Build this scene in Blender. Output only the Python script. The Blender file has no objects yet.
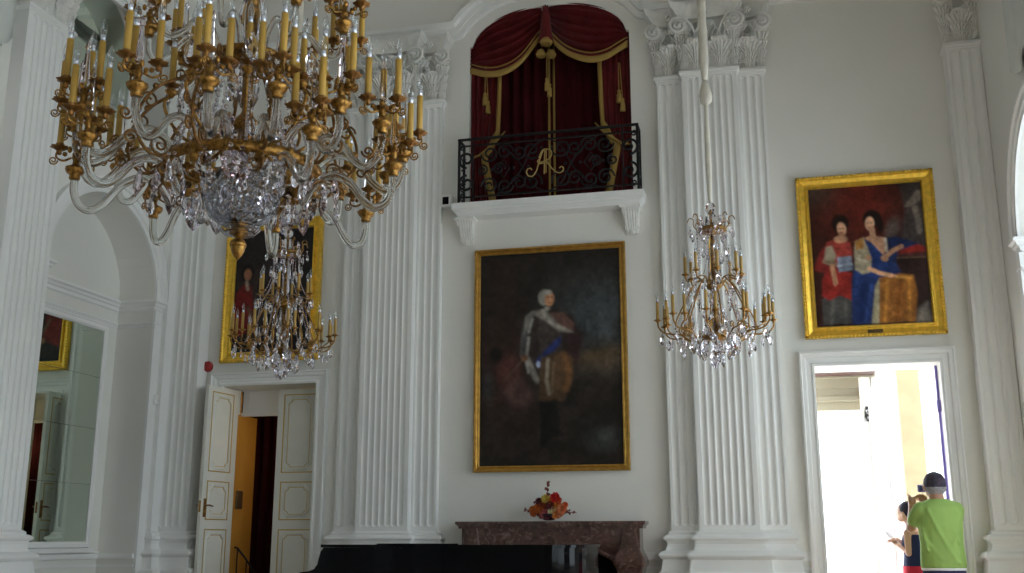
import bpy, math, random
import numpy as np
from mathutils import Vector, Matrix
random.seed(7)
PI = math.pi
scn = bpy.context.scene
col = scn.collection

# ------------------------------------------------------------------ camera
YAW, PITCH, F, EYE = math.radians(-13.9016), math.radians(13.3946), 1058.42, 1.10
cam = bpy.data.cameras.new('camera'); cam.sensor_width = 36; cam.lens = F / 1024 * 36
cam.clip_start = .05; cam.clip_end = 300
camo = bpy.data.objects.new('camera', cam); col.objects.link(camo)
camo.location = (0, 0, EYE); camo.rotation_euler = (PI / 2 + PITCH, 0, -YAW)
scn.camera = camo
_f = Vector((math.sin(YAW) * math.cos(PITCH), math.cos(YAW) * math.cos(PITCH), math.sin(PITCH)))
_r = Vector((math.cos(YAW), -math.sin(YAW), 0)); _u = _r.cross(_f)
def at(x, y, Y):
    "a point of the photograph measured on the plane at distance Y"
    d = _f + _r * ((x - 512) / F) - _u * ((y - 286.5) / F)
    t = Y / d.y
    return (d.x * t, Y, EYE + d.z * t)

# ------------------------------------------------------------------ materials
def lin(c):
    c = c / 255.
    return c / 12.92 if c <= .04045 else ((c + .055) / 1.055) ** 2.4
def mat(name, colr, rough=.5, metal=0., spec=.5, noise=0., nscale=6., bump=0., bscale=40., trans=0., ior=1.45, coat=0., emis=None, estr=0., sheen=0.):
    m = bpy.data.materials.new(name); m.use_nodes = True
    nt = m.node_tree; b = nt.nodes['Principled BSDF']
    b.inputs['Base Color'].default_value = (*colr, 1); b.inputs['Roughness'].default_value = rough
    b.inputs['Metallic'].default_value = metal; b.inputs['Specular IOR Level'].default_value = spec
    b.inputs['Transmission Weight'].default_value = trans; b.inputs['IOR'].default_value = ior
    b.inputs['Coat Weight'].default_value = coat; b.inputs['Sheen Weight'].default_value = sheen
    if emis: b.inputs['Emission Color'].default_value = (*emis, 1); b.inputs['Emission Strength'].default_value = estr
    tc = nt.nodes.new('ShaderNodeTexCoord')
    if noise:
        n = nt.nodes.new('ShaderNodeTexNoise'); n.inputs['Scale'].default_value = nscale; n.inputs['Detail'].default_value = 5
        r = nt.nodes.new('ShaderNodeValToRGB')
        r.color_ramp.elements[0].position = .3; r.color_ramp.elements[1].position = .7
        r.color_ramp.elements[0].color = (*[c * (1 - noise) for c in colr], 1)
        r.color_ramp.elements[1].color = (*[min(1, c * (1 + noise)) for c in colr], 1)
        nt.links.new(tc.outputs['Object'], n.inputs['Vector']); nt.links.new(n.outputs['Fac'], r.inputs['Fac'])
        nt.links.new(r.outputs['Color'], b.inputs['Base Color'])
    if bump:
        n = nt.nodes.new('ShaderNodeTexNoise'); n.inputs['Scale'].default_value = bscale; n.inputs['Detail'].default_value = 4
        bp = nt.nodes.new('ShaderNodeBump'); bp.inputs['Strength'].default_value = bump; bp.inputs['Distance'].default_value = .01
        nt.links.new(tc.outputs['Object'], n.inputs['Vector']); nt.links.new(n.outputs['Fac'], bp.inputs['Height'])
        nt.links.new(bp.outputs['Normal'], b.inputs['Normal'])
    return m
PLASTER = mat('wall plaster', (.80, .79, .75), .75, noise=.025, nscale=1.2, bump=.12, bscale=25, spec=.3)
STUCCO = mat('white stucco', (.86, .86, .85), .55, noise=.02, nscale=3, spec=.35)
ORN = mat('ornament stucco', (.83, .82, .79), .6, noise=.06, nscale=18)
CREAM = mat('cream door paint', (.80, .79, .72), .35, noise=.02)
GOLDLINE = mat('gilded line', (.62, .40, .10), .4, metal=.5)
GILT = mat('gilt frame', (.86, .54, .07), .34, metal=.7, noise=.16, nscale=22, bump=.25, bscale=60)
BRASS = mat('brass', (.32, .165, .038), .33, metal=.8, noise=.7, nscale=60, bump=.5, bscale=70)
BRASSD = mat('dark brass', (.22, .105, .028), .38, metal=.7, noise=.5, nscale=34)
WAX = mat('ochre candle sleeve', (.50, .30, .06), .5, noise=.06, nscale=40)
WAXS = mat('deep ochre candle sleeve', (.44, .27, .07), .5, noise=.06, nscale=40)
TIN = mat('bulb cap', (.78, .82, .92), .25, metal=.6)
def glass(name, tint, rough, ior):
    m = bpy.data.materials.new(name); m.use_nodes = True
    nt = m.node_tree; nt.nodes.clear()
    o = nt.nodes.new('ShaderNodeOutputMaterial'); g = nt.nodes.new('ShaderNodeBsdfGlass')
    g.inputs['Color'].default_value = (*tint, 1); g.inputs['Roughness'].default_value = rough; g.inputs['IOR'].default_value = ior
    nt.links.new(g.outputs[0], o.inputs[0]); return m
def thin_glass(name, tint, gl=.12, rough=.03):
    m = bpy.data.materials.new(name); m.use_nodes = True
    nt = m.node_tree; nt.nodes.clear()
    o = nt.nodes.new('ShaderNodeOutputMaterial'); t = nt.nodes.new('ShaderNodeBsdfTransparent'); g = nt.nodes.new('ShaderNodeBsdfGlossy')
    mx = nt.nodes.new('ShaderNodeMixShader'); lw = nt.nodes.new('ShaderNodeLayerWeight'); lw.inputs['Blend'].default_value = .35
    ad = nt.nodes.new('ShaderNodeMath'); ad.operation = 'MULTIPLY_ADD'; ad.inputs[1].default_value = .75; ad.inputs[2].default_value = gl; ad.use_clamp = True
    t.inputs['Color'].default_value = (*tint, 1); g.inputs['Roughness'].default_value = rough
    nt.links.new(lw.outputs['Facing'], ad.inputs[0]); nt.links.new(ad.outputs[0], mx.inputs['Fac'])
    nt.links.new(t.outputs[0], mx.inputs[1]); nt.links.new(g.outputs[0], mx.inputs[2]); nt.links.new(mx.outputs[0], o.inputs[0])
    return m
CRYSTAL = glass('cut crystal', (.96, .95, .97), .02, 1.5)
AMETHYST = glass('smoky crystal', (.93, .89, .915), .02, 1.5)
TUBEG = glass('glass arm', (.93, .93, .92), .14, 1.38)
BULBG = thin_glass('clear bulb glass', (.95, .96, .97), .06)
PANE = thin_glass('window pane', (.97, .98, .97), .04)
MIRROR = mat('old mirror', (.74, .85, .75), .015, metal=1.)
PIANO = mat('black piano lacquer', (.002, .002, .003), .05, spec=.16)
IRON = mat('wrought iron', (.012, .012, .013), .5, metal=.3)
BLACK = mat('soot black', (.006, .006, .006), .9, spec=.1)
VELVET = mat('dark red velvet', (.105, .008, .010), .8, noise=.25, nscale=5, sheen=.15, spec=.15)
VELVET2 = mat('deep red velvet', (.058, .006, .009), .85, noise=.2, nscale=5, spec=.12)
BRAID = mat('gold braid', (.36, .23, .055), .6, metal=.2, bump=.6, bscale=160)
ALARM = mat('red plastic', (.34, .02, .018), .4)
FLOOR = mat('oak parquet', (.27, .16, .085), .3, noise=.25, nscale=4)
TERR = mat('pale terrace stone', (.62, .60, .56), .8, noise=.08, nscale=3)
FABRIC = mat('grey blind cloth', (.66, .69, .66), .85, noise=.04, nscale=6)
def marble():
    m = mat('brown red marble', (.13, .085, .075), .22, coat=.3)
    nt = m.node_tree; b = nt.nodes['Principled BSDF']; tc = nt.nodes.new('ShaderNodeTexCoord')
    n = nt.nodes.new('ShaderNodeTexNoise'); n.inputs['Scale'].default_value = 11; n.inputs['Detail'].default_value = 8; n.inputs['Distortion'].default_value = 2.2
    r = nt.nodes.new('ShaderNodeValToRGB'); e = r.color_ramp.elements
    e[0].position = .3; e[0].color = (.045, .022, .018, 1); e[1].position = .60; e[1].color = (.125, .060, .047, 1)
    x = e.new(.66); x.color = (.22, .15, .13, 1); x = e.new(.70); x.color = (.10, .056, .046, 1)
    nt.links.new(tc.outputs['Object'], n.inputs['Vector']); nt.links.new(n.outputs['Fac'], r.inputs['Fac']); nt.links.new(r.outputs['Color'], b.inputs['Base Color'])
    return m
MARBLE = marble()
SEAM = mat('dull seam', (.16, .17, .15), .5, metal=.6)
# parquet boards
def parquet():
    nt = FLOOR.node_tree; b = nt.nodes['Principled BSDF']
    tc = nt.nodes.new('ShaderNodeTexCoord'); br = nt.nodes.new('ShaderNodeTexBrick')
    br.inputs['Scale'].default_value = 1.4; br.inputs['Color1'].default_value = (.38, .32, .26, 1); br.inputs['Color2'].default_value = (.32, .265, .21, 1)
    br.inputs['Mortar'].default_value = (.08, .045, .025, 1); br.inputs['Mortar Size'].default_value = .006
    nt.links.new(tc.outputs['Object'], br.inputs['Vector']); nt.links.new(br.outputs['Color'], b.inputs['Base Color'])
parquet()

# ------------------------------------------------------------------ mesh builder
class MB:
    def __init__(s): s.V = []; s.F = []; s.S = []; s.M = []
    def add(s, vs, fs, smooth=False, m=0):
        o = len(s.V); s.V += [tuple(v) for v in vs]
        for f in fs: s.F.append([i + o for i in f]); s.S.append(smooth); s.M.append(m)
        return s
    def box(s, x0, x1, y0, y1, z0, z1, m=0):
        v = [(x0,y0,z0),(x1,y0,z0),(x1,y1,z0),(x0,y1,z0),(x0,y0,z1),(x1,y0,z1),(x1,y1,z1),(x0,y1,z1)]
        return s.add(v, [(0,3,2,1),(4,5,6,7),(0,1,5,4),(1,2,6,5),(2,3,7,6),(3,0,4,7)], False, m)
    def cbox(s, x0, x1, y0, y1, z0, z1, b=.004, m=0):
        # box with chamfered edges
        v = []; 
        for (x, sx) in ((x0, 1), (x1, -1)):
            for (y, sy) in ((y0, 1), (y1, -1)):
                for (z, sz) in ((z0, 1), (z1, -1)):
                    v += [(x, y+sy*b, z+sz*b), (x+sx*b, y, z+sz*b), (x+sx*b, y+sy*b, z)]
        bm = bmesh_hull(v); return s.add(bm[0], bm[1], False, m)
    def tube(s, pts, r, seg=8, smooth=True, m=0, closed=False, flat=None):
        P = [Vector(p) for p in pts]; n = len(P)
        R = r if isinstance(r, (list, tuple)) else [r] * n
        vs = []; prev = None
        for i, p in enumerate(P):
            if closed: t = (P[(i+1) % n] - P[i-1])
            else: t = P[min(i+1, n-1)] - P[max(i-1, 0)]
            if t.length < 1e-9: t = Vector((0,0,1))
            t.normalize()
            if prev is None:
                a = Vector((0,0,1)) if abs(t.z) < .9 else Vector((1,0,0)); u = t.cross(a).normalized()
            else:
                u = prev - t * prev.dot(t)
                u = u.normalized() if u.length > 1e-6 else t.orthogonal().normalized()
            prev = u; w = t.cross(u)
            for k in range(seg):
                a = 2*PI*k/seg; vs.append(p + (u*math.cos(a) + w*math.sin(a)*(flat or 1)) * R[i])
        fs = []
        for i in range(n if closed else n-1):
            for k in range(seg):
                a = i*seg+k; b = i*seg+(k+1) % seg; c = ((i+1) % n)*seg+(k+1) % seg; d = ((i+1) % n)*seg+k
                fs.append((a, b, c, d))
        s.add(vs, fs, smooth, m)
        if not closed:
            o = len(s.V) - len(vs)
            s.F.append([o+k for k in range(seg)][::-1]); s.S.append(False); s.M.append(m)
            s.F.append([o+(n-1)*seg+k for k in range(seg)]); s.S.append(False); s.M.append(m)
        return s
    def lathe(s, prof, c=(0,0,0), seg=16, smooth=True, m=0, wob=0, nw=8):
        vs = []; n = len(prof)
        for r, z in prof:
            for k in range(seg):
                a = 2*PI*k/seg; rr = r*(1+wob*math.cos(nw*a)); vs.append((c[0]+rr*math.cos(a), c[1]+rr*math.sin(a), c[2]+z))
        fs = []
        for i in range(n-1):
            for k in range(seg): fs.append((i*seg+k, i*seg+(k+1) % seg, (i+1)*seg+(k+1) % seg, (i+1)*seg+k))
        if prof[0][0] > 1e-5: fs.append(tuple(range(seg))[::-1])
        if prof[-1][0] > 1e-5: fs.append(tuple((n-1)*seg+k for k in range(seg)))
        return s.add(vs, fs, smooth, m)
    def grid(s, rows, smooth=True, m=0, wrap=False, cap=False):
        n = len(rows); k = len(rows[0]); vs = [p for r in rows for p in r]; fs = []
        for i in range(n-1):
            for j in range(k if wrap else k-1):
                fs.append((i*k+j, i*k+(j+1) % k, (i+1)*k+(j+1) % k, (i+1)*k+j))
        if cap: fs += [tuple(range(k))[::-1], tuple((n-1)*k+j for j in range(k))]
        return s.add(vs, fs, smooth, m)
    def ball(s, c, r, seg=10, m=0, sc=(1,1,1)):
        rows = []
        for i in range(seg//2+1):
            t = PI*i/(seg//2); rr = max(math.sin(t), 1e-3)
            rows.append([(c[0]+r*sc[0]*rr*math.cos(2*PI*k/seg), c[1]+r*sc[1]*rr*math.sin(2*PI*k/seg), c[2]-r*sc[2]*math.cos(t)) for k in range(seg)])
        return s.grid(rows, True, m, wrap=True, cap=True)
    def sweep(s, path, prof, mp, closed=False, smooth=False, m=0, caps=True):
        "profile (n across, w outward) along a 2D path (u,v); mp(u,v,w)->xyz"
        P = [Vector(p) for p in path]; n = len(P); rows = []
        for i, p in enumerate(P):
            if closed: a = (P[i]-P[i-1]).normalized(); b = (P[(i+1) % n]-P[i]).normalized()
            else:
                a = (P[i]-P[i-1]).normalized() if i else (P[1]-P[0]).normalized()
                b = (P[i+1]-P[i]).normalized() if i < n-1 else a
            na = Vector((-a.y, a.x)); nb = Vector((-b.y, b.x)); nn = (na+nb)
            nn = nn.normalized() if nn.length > 1e-6 else na
            sc = 1/max(.35, nn.dot(na)); nn = nn*sc
            rows.append([mp(p.x+nn.x*q[0], p.y+nn.y*q[0], q[1]) for q in prof])
        if closed: rows.append(rows[0])
        s.grid(rows, smooth, m)
        if caps and not closed:
            o = len(s.V); s.V += list(rows[0])+list(rows[-1]); k = len(prof)
            s.F += [list(range(o, o+k)), list(range(o+k, o+2*k))]; s.S += [False]*2; s.M += [m]*2
        return s
    def poly(s, pts, m=0): return s.add(pts, [tuple(range(len(pts)))], False, m)
    def prism(s, pts, d, m=0, smooth=False):
        n = len(pts); d = Vector(d); P = [Vector(p) for p in pts]
        vs = P + [p+d for p in P]
        s.add(vs, [tuple(range(n))[::-1], tuple(range(n, 2*n))], False, m)
        return s.add(vs, [(i, (i+1) % n, n+(i+1) % n, n+i) for i in range(n)], smooth, m)
    def mesh(s, name, mats):
        me = bpy.data.meshes.new(name); me.from_pydata([tuple(v) for v in s.V], [], s.F); me.update()
        for m in (mats if isinstance(mats, (list, tuple)) else [mats]): me.materials.append(m)
        me.polygons.foreach_set('use_smooth', s.S); me.polygons.foreach_set('material_index', s.M)
        import bmesh
        bm = bmesh.new(); bm.from_mesh(me); bmesh.ops.recalc_face_normals(bm, faces=bm.faces); bm.to_mesh(me); bm.free()
        return me
    def obj(s, name, mats, parent=None, loc=(0,0,0), rot=(0,0,0)):
        return place(name, s.mesh(name, mats), parent, loc, rot)
def bmesh_hull(v):
    import bmesh
    bm = bmesh.new()
    for p in v: bm.verts.new(p)
    bmesh.ops.convex_hull(bm, input=bm.verts); bm.verts.index_update()
    r = ([tuple(x.co) for x in bm.verts], [[q.index for q in f.verts] for f in bm.faces]); bm.free(); return r
def place(name, me, parent=None, loc=(0,0,0), rot=(0,0,0)):
    o = bpy.data.objects.new(name, me); col.objects.link(o); o.parent = parent
    o.location = loc; o.rotation_euler = rot; return o
def empty(name, loc=(0,0,0), rot=(0,0,0)):
    o = bpy.data.objects.new(name, None); col.objects.link(o); o.location = loc; o.rotation_euler = rot; o.empty_display_size = .1; return o
def tag(o, label=None, cat=None, group=None, kind=None):
    if label: o['label'] = label
    if cat: o['category'] = cat
    if group: o['group'] = group
    if kind: o['kind'] = kind
    return o
def struct(o, label=None): o['kind'] = 'structure'; o['label'] = label or o.name.replace('_', ' '); o['category'] = o.name.split('_')[0]; return o
def sm(a, b, t): return a+(b-a)*t
def spline(pts, n=6):
    "Catmull-Rom through points"
    P = [Vector(p) for p in pts]; P = [P[0]*2-P[1]] + P + [P[-1]*2-P[-2]]; out = []
    for i in range(1, len(P)-2):
        for k in range(n):
            t = k/n; a, b, c, d = P[i-1:i+3]
            out.append(.5*((2*b)+(c-a)*t+(2*a-5*b+4*c-d)*t*t+(3*b-a-3*c+d)*t**3))
    out.append(P[-2]); return out
def spiral(c, r0, r1, a0, turns, n=22):
    "2D spiral from radius r0 to r1"
    return [(c[0]+sm(r0, r1, t)*math.cos(a0+2*PI*turns*t), c[1]+sm(r0, r1, t)*math.sin(a0+2*PI*turns*t)) for t in [i/n for i in range(n+1)]]

# ------------------------------------------------------------------ room dimensions
XL, XR, YB, YF, ZC = -6.47, 2.15, 10.5, -4.4, 8.9
XC = -2.19
def arch_top(c, r, spring, rise=None):
    rise = rise or r
    return lambda u: spring + rise*math.sqrt(max(0., 1-((u-c)/r)**2))
def wall(name, u0, u1, v0, v1, holes, mp, th, m=PLASTER, n=24):
    "wall with holes (ua, ub, bottom, top) where top is a number or a function of u; mp(u,v,depth)"
    us = {u0, u1}
    for a, b, bo, to in holes:
        us |= {a, b}
        if callable(to):
            c, r = (a+b)/2, (b-a)/2; us |= {c-r*math.cos(PI*k/n) for k in range(1, n)}
    us = sorted(us); mb = MB()
    T = lambda to, u: to(u) if callable(to) else to
    for ua, ub in zip(us, us[1:]):
        if ub-ua < 1e-6: continue
        mid = (ua+ub)/2
        hs = sorted([h for h in holes if h[0] < mid < h[1]], key=lambda h: h[2])
        lo = (v0, v0)
        for h in hs:
            if h[2] > lo[0]+1e-6 or h[2] > lo[1]+1e-6:
                for d in (0, th): mb.poly([mp(ua, lo[0], d), mp(ub, lo[1], d), mp(ub, h[2], d), mp(ua, h[2], d)])
                mb.poly([mp(ua, h[2], 0), mp(ub, h[2], 0), mp(ub, h[2], th), mp(ua, h[2], th)])
            lo = (T(h[3], ua), T(h[3], ub))
            mb.add([mp(ua, lo[0], 0), mp(ub, lo[1], 0), mp(ub, lo[1], th), mp(ua, lo[0], th)], [(0,1,2,3)], callable(h[3]))
        for d in (0, th): mb.poly([mp(ua, lo[0], d), mp(ub, lo[1], d), mp(ub, v1, d), mp(ua, v1, d)])
    for a, b, bo, to in holes:
        for u in (a, b):
            t = T(to, u)
            if t > bo: mb.poly([mp(u, bo, 0), mp(u, t, 0), mp(u, t, th), mp(u, bo, th)])
    return struct(mb.obj(name, m))
mpB = lambda u, v, d: (u, YB+d, v)          # back wall, depth away from room
mpL = lambda u, v, d: (XL-d, u, v)
mpR = lambda u, v, d: (XR+d, u, v)
outB = lambda y0: (lambda u, v, w: (u, y0-w, v))

# openings
DL = (-5.87, -4.76, 0., 2.73)                # left doorway
DR = (.40, 1.53, 0., 2.71)                   # right doorway
BO = (-3.085, -1.295, 4.56)                    # balcony opening
bal_top = arch_top(XC, .855, 6.46, .405)
wall('wall_back', XL-.5, XR+.45, 0, ZC, [DL, DR, (BO[0], BO[1], BO[2], bal_top)], mpB, .40)
BAYL = [9.06, 6.40, 3.70, 1.0, -1.7]
BAYR = [8.68, 5.98, 3.28, .58, -2.12]
def bays(cs, low=0., up=True):
    h = []
    for c in cs:
        h.append((c-.9, c+.9, low, arch_top(c, .9, 3.62)))
        if up: h.append((c-.9, c+.9, 5.35, arch_top(c, .9, 6.15)))
    return h
wall('wall_left', YF, YB, 0, ZC, bays(BAYL), mpL, .43)
wall('wall_right', YF, YB, 0, ZC, bays(BAYR, .75, False), mpR, .42)
struct(MB().box(XL-.5, XR+.45, YF-.3, YF, 0, ZC).obj('wall_front', PLASTER))
struct(MB().box(XL-.9, XL-.43, YF, YB+.4, 0, ZC).obj('wall_recess', PLASTER))
struct(MB().box(XL-.9, XR+.45, YF-.3, YB+.45, ZC, ZC+.2).obj('ceiling', PLASTER))
struct(MB().box(XL-.9, XR+.45, YF-.3, YB+.45, -.2, 0).obj('floor', FLOOR))

# ------------------------------------------------------------------ windows on the right wall
for i, c in enumerate(BAYR):
    for (b, sp) in ((.75, 3.62),):
        fr = MB(); x = XR+.28; r = .9
        pts = [(c-r, b)] + [(c-r*math.cos(PI*k/20), sp+r*math.sin(PI*k/20)) for k in range(21)] + [(c+r, b)]
        fr.sweep(pts[::-1], [(0, -.03), (0, .03), (.06, .03), (.06, -.03)], lambda u, v, w: (x-w, u, v), closed=True)
        fr.box(x-.025, x+.025, c-.03, c+.03, b, sp+r-.03)
        for z in ([1.45, 2.15, 2.85, 3.58] if sp < 5 else [5.95]): fr.box(x-.02, x+.02, c-r, c+r, z, z+.035)
        for yy in (c-.45, c+.45): fr.box(x-.015, x+.015, yy-.012, yy+.012, b, sp+.7)
        f = struct(fr.obj('window_%d' % (i+1), STUCCO), 'white arched window with small panes in the right wall')
        MB().prism([(x, u, v) for u, v in pts], (.005, 0, 0)).obj('pane', PANE, f)

# ------------------------------------------------------------------ mouldings
tn = [0]
def trim(mb, m=STUCCO, name=None):
    tn[0] += 1; o = mb.obj('trim_%d' % tn[0], m); return struct(o, name or 'white moulding')
CAS = [(0, 0), (0, .03), (.02, .035), (.035, .02), (.075, .02), (.085, .045), (.115, .05), (.125, .065), (.14, .06), (.14, 0)]
def casing(a, b, top, mp, name):
    trim(MB().sweep([(a, 0), (a, top), (b, top), (b, 0)], CAS, mp), STUCCO, name)
casing(DL[0], DL[1], DL[3], outB(YB), 'white moulded casing around the left doorway')
casing(DR[0], DR[1], DR[3], outB(YB), 'white moulded casing around the bright right doorway')
ARC = [(0, 0), (0, .025), (.05, .025), (.055, .04), (.12, .04), (.13, .06), (.16, .06), (.16, 0)]
IMP = [(0, 0), (.015, .02), (.05, .025), (.06, .045), (.085, .055), (.10, .08), (.13, .08), (.13, 0)]
def archivolt(c, mp, name):
    pts = [(c-.9*math.cos(PI*k/28), 3.62+.9*math.sin(PI*k/28)) for k in range(29)]
    mb = MB().sweep(pts, ARC, mp)
    # pier strips under the springing
    for a, b in ((c-1.03, c-.9), (c+.9, c+1.03)):
        q = [mp(a, 0, 0), mp(b, 0, 0), mp(b, 3.5, 0), mp(a, 3.5, 0)]; q2 = [mp(a, 0, .03), mp(b, 0, .03), mp(b, 3.5, .03), mp(a, 3.5, .03)]
        mb.add(q+q2, [(0,1,2,3), (4,5,6,7), (0,1,5,4), (1,2,6,5), (2,3,7,6), (3,0,4,7)])
    trim(mb, STUCCO, name)
def impost(c, X, s, name, ins=.0):
    "impost mouldings: along the pier face, round into the recess"
    mb = MB()
    for z0, k in ((3.50, 1.), (3.32, .45)):
        for e in (-1, 1):
            y0, y1 = c+e*.9, c+e*1.045
            # plan polyline: pier outer -> opening edge -> recess back
            plan = [(X, y1), (X, y0), (X-s*.43, y0)]
            prof = [(0, z0)] + [(w*k, z0+(v*.9 if k == 1 else v*.4)) for v, w in IMP] + [(0, z0+(.117 if k == 1 else .052))]
            rows = []
            for i, (px, py) in enumerate(plan):
                # outward offset: +s in x for face, -e in y for jamb
                ox = s if i < 2 else 0; oy = -e if i > 0 else 0
                rows.append([(px+ox*o, py+oy*o, z) for o, z in prof])
            mb.grid(rows, False)
            mb.poly(rows[0])
    if s > 0:
        yb0, yb1 = c-.9, c+.9; xb = X-.43
        for z0, k in ((3.50, 1.), (3.32, .45)):
            prof = [(0, z0)] + [(w*k, z0+(v*.9 if k == 1 else v*.4)) for v, w in IMP] + [(0, z0+(.117 if k == 1 else .052))]
            mb.grid([[(xb+o, yb0, z) for o, z in prof], [(xb+o, yb1, z) for o, z in prof]], False)
    trim(mb, STUCCO, name)
outL = lambda u, v, w: (XL+w, u, v)
outR = lambda u, v, w: (XR-w, u, v)
for c in BAYL:
    archivolt(c, outL, 'moulded arch around a mirrored niche of the left wall'); impost(c, XL, 1, 'impost moulding of a left wall niche')
for c in BAYR:
    archivolt(c, outR, 'moulded arch around a window of the right wall'); impost(c, XR, -1, 'impost moulding of a right wall window')

# architrave band following the arch over the balcony
ell = [(XC-.96*math.cos(t), 6.50+.50*math.sin(t)) for t in [PI*(.10+.80*k/26) for k in range(27)]]
path = [(XL, 6.56), (-3.32, 6.56), (-3.22, 6.565), (-3.16, 6.59)] + ell + [(2*XC+3.16, 6.59), (2*XC+3.22, 6.565), (2*XC+3.32, 6.56), (XR, 6.56)]
ARCHI = [(0, 0), (0, .035), (.012, .045), (.07, .045), (.075, .06), (.13, .065), (.15, .10), (.19, .11), (.19, .0)]
trim(MB().sweep(path, ARCHI, outB(YB)), STUCCO, 'architrave band arching over the red curtained balcony opening')
for X, s in ((XL, 1), (XR, -1)):
    mb = MB(); rows = [[(X+s*w, y, 6.56+n) for n, w in ARCHI] for y in (YF, YB)]; mb.grid(rows, False); trim(mb, STUCCO, 'architrave band along the side wall')
# cornice high up
for p0, p1, fn in (((XL, YB), (XR, YB), lambda o: (0, -o)), ((XL, YF), (XL, YB), lambda o: (o, 0)), ((XR, YF), (XR, YB), lambda o: (-o, 0))):
    pr = [(0, 7.45), (.05, 7.47), (.06, 7.56), (.16, 7.62), (.2, 7.72), (.34, 7.75), (.36, 7.86), (.40, 7.9), (0, 7.92)]
    rows = [[(p[0]+fn(o)[0], p[1]+fn(o)[1], z) for o, z in pr] for p in (p0, p1)]
    trim(MB().grid(rows, False), STUCCO, 'deep cornice under the ceiling')

# dado mouldings
def dado(name, a, b, along='x', pos=YB, s=-1):
    mb = MB()
    for z0, h, w in ((.90, .05, .035), (.955, .02, .02), (.0, .22, .03), (.82, .02, .012)):
        if along == 'x': mb.box(a, b, pos+min(0, s*w), pos+max(0, s*w), z0, z0+h)
        else: mb.box(pos+min(0, s*w), pos+max(0, s*w), a, b, z0, z0+h)
    o = mb.obj(name, STUCCO); struct(o, 'white baseboard and dado moulding')
dado('baseboard_back', -5.87-.0, -6.09); dado('baseboard_right_door', .1, .26); dado('baseboard_right_corner', 1.67, 1.83)
dado('baseboard_center', -3.36, -1.02); dado('baseboard_left_door', -4.62, -4.48)
for c in BAYL: dado('baseboard_left', c-.9, c+.9, 'y', XL-.43, 1)
for c in BAYL[:1]:
    mb = MB()
    for e in (-1, 1):
        y = c+e*.9
        for z0, h, w in ((.90, .05, .035), (.82, .02, .012)): mb.box(XL-.43, XL, y-(w if e > 0 else 0), y+(w if e < 0 else 0), z0, z0+h)
    # raised panel below
    mb.sweep([(XL-.38, .3), (XL-.38, .72), (XL-.06, .72), (XL-.06, .3)], [(0, 0), (0, .012), (.02, .012), (.02, 0)], lambda u, v, w: (u, c+.9-w, v), closed=True)
    trim(mb, STUCCO, 'dado moulding inside the niche')

# ------------------------------------------------------------------ pilasters
def shaft_mb(w, d, z0, z1, n, zf0, zf1):
    "pilaster shaft, local: centred x, front at y=0 facing -y, depth d behind"
    mb = MB(); mar = w*.075; p = (w-2*mar)/n; fw = p*.415; K = 8
    def row(z, k):   # k: 0..1 flute width factor
        r = [(-w/2, 0, z)]
        for i in range(n):
            cx = -w/2+mar+p*(i+.5)
            for j in range(K+1):
                a = PI*j/K; r.append((cx-fw*k*math.cos(a), fw*.70*k*math.sin(a)**.7, z))
        r.append((w/2, 0, z)); return r
    rows = [row(z0, 0), row(zf0, 0)]
    for j in range(1, 7): t = j/6; rows.append(row(zf0+fw*(1-math.cos(t*PI/2)), max(math.sin(t*PI/2), .001)))
    for j in range(6, 0, -1): t = j/6; rows.append(row(zf1-fw*(1-math.cos(t*PI/2)), max(math.sin(t*PI/2), .001)))
    rows += [row(zf1, 0), row(z1, 0)]
    mb.grid(rows, False)
    for x in (-w/2, w/2): mb.poly([(x, 0, z0), (x, d, z0), (x, d, z1), (x, 0, z1)])
    return mb
def uprof(mb, w, d, prof):
    rows = [[(-w/2-o, d, z) for o, z in prof], [(-w/2-o, -o, z) for o, z in prof], [(w/2+o, -o, z) for o, z in prof], [(w/2+o, d, z) for o, z in prof]]
    return mb.grid(rows, False)
def torus(o0, o1, z0, z1, n=6):
    return [(o0+(o1-o0)*math.sin(PI*k/n), sm(z0, z1, k/n)) for k in range(n+1)]
BASEP = [(.13, 0), (.13, .72), (.145, .73), (.145, .775), (.10, .80), (.085, .905)] + torus(.085, .12, .91, .985) + [(.06, .99), (.045, 1.02), (.04, 1.05), (.05, 1.07)] + torus(.05, .075, 1.075, 1.13) + [(.03, 1.135), (.03, 1.155), (.008, 1.17), (0, 1.175)]
def leaf(mb, cx, z0, h, w, y0, curl, lobes=5, seed=0):
    "acanthus leaf: narrow ribbed stem, serrated edge, top curling forward"
    rows = []; NV = 30; NU = 12
    for i in range(NV+1):
        t = i/NV
        if t < .72: z = z0+h*t/.72*.96; yy = y0-.010-.015*t-curl*.30*(t/.72)**3
        else:
            a = (t-.72)/.28*PI*.85; z = z0+h*.96+math.sin(a)*h*.09; yy = y0-.025-curl*.30-(1-math.cos(a))*curl*.45
        sh = .42+.58*(t/.70)**1.3 if t < .70 else 1-.60*((t-.70)/.30)**2
        sw = (t*lobes) % 1.
        half = w/2*sh*(1.0+.50*(sw-.5)) if t > .10 else w/2*.45
        r = []
        for j in range(NU+1):
            u = 2*j/NU-1; rib = .019*math.cos(j*PI) * (.4+.6*t)
            r.append((cx+half*u, yy+.030*abs(u)**1.6+rib, z+(.018*abs(u)*(sw-.4) if t > .12 else 0)))
        rows.append(r)
    mb.grid(rows, False)
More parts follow.
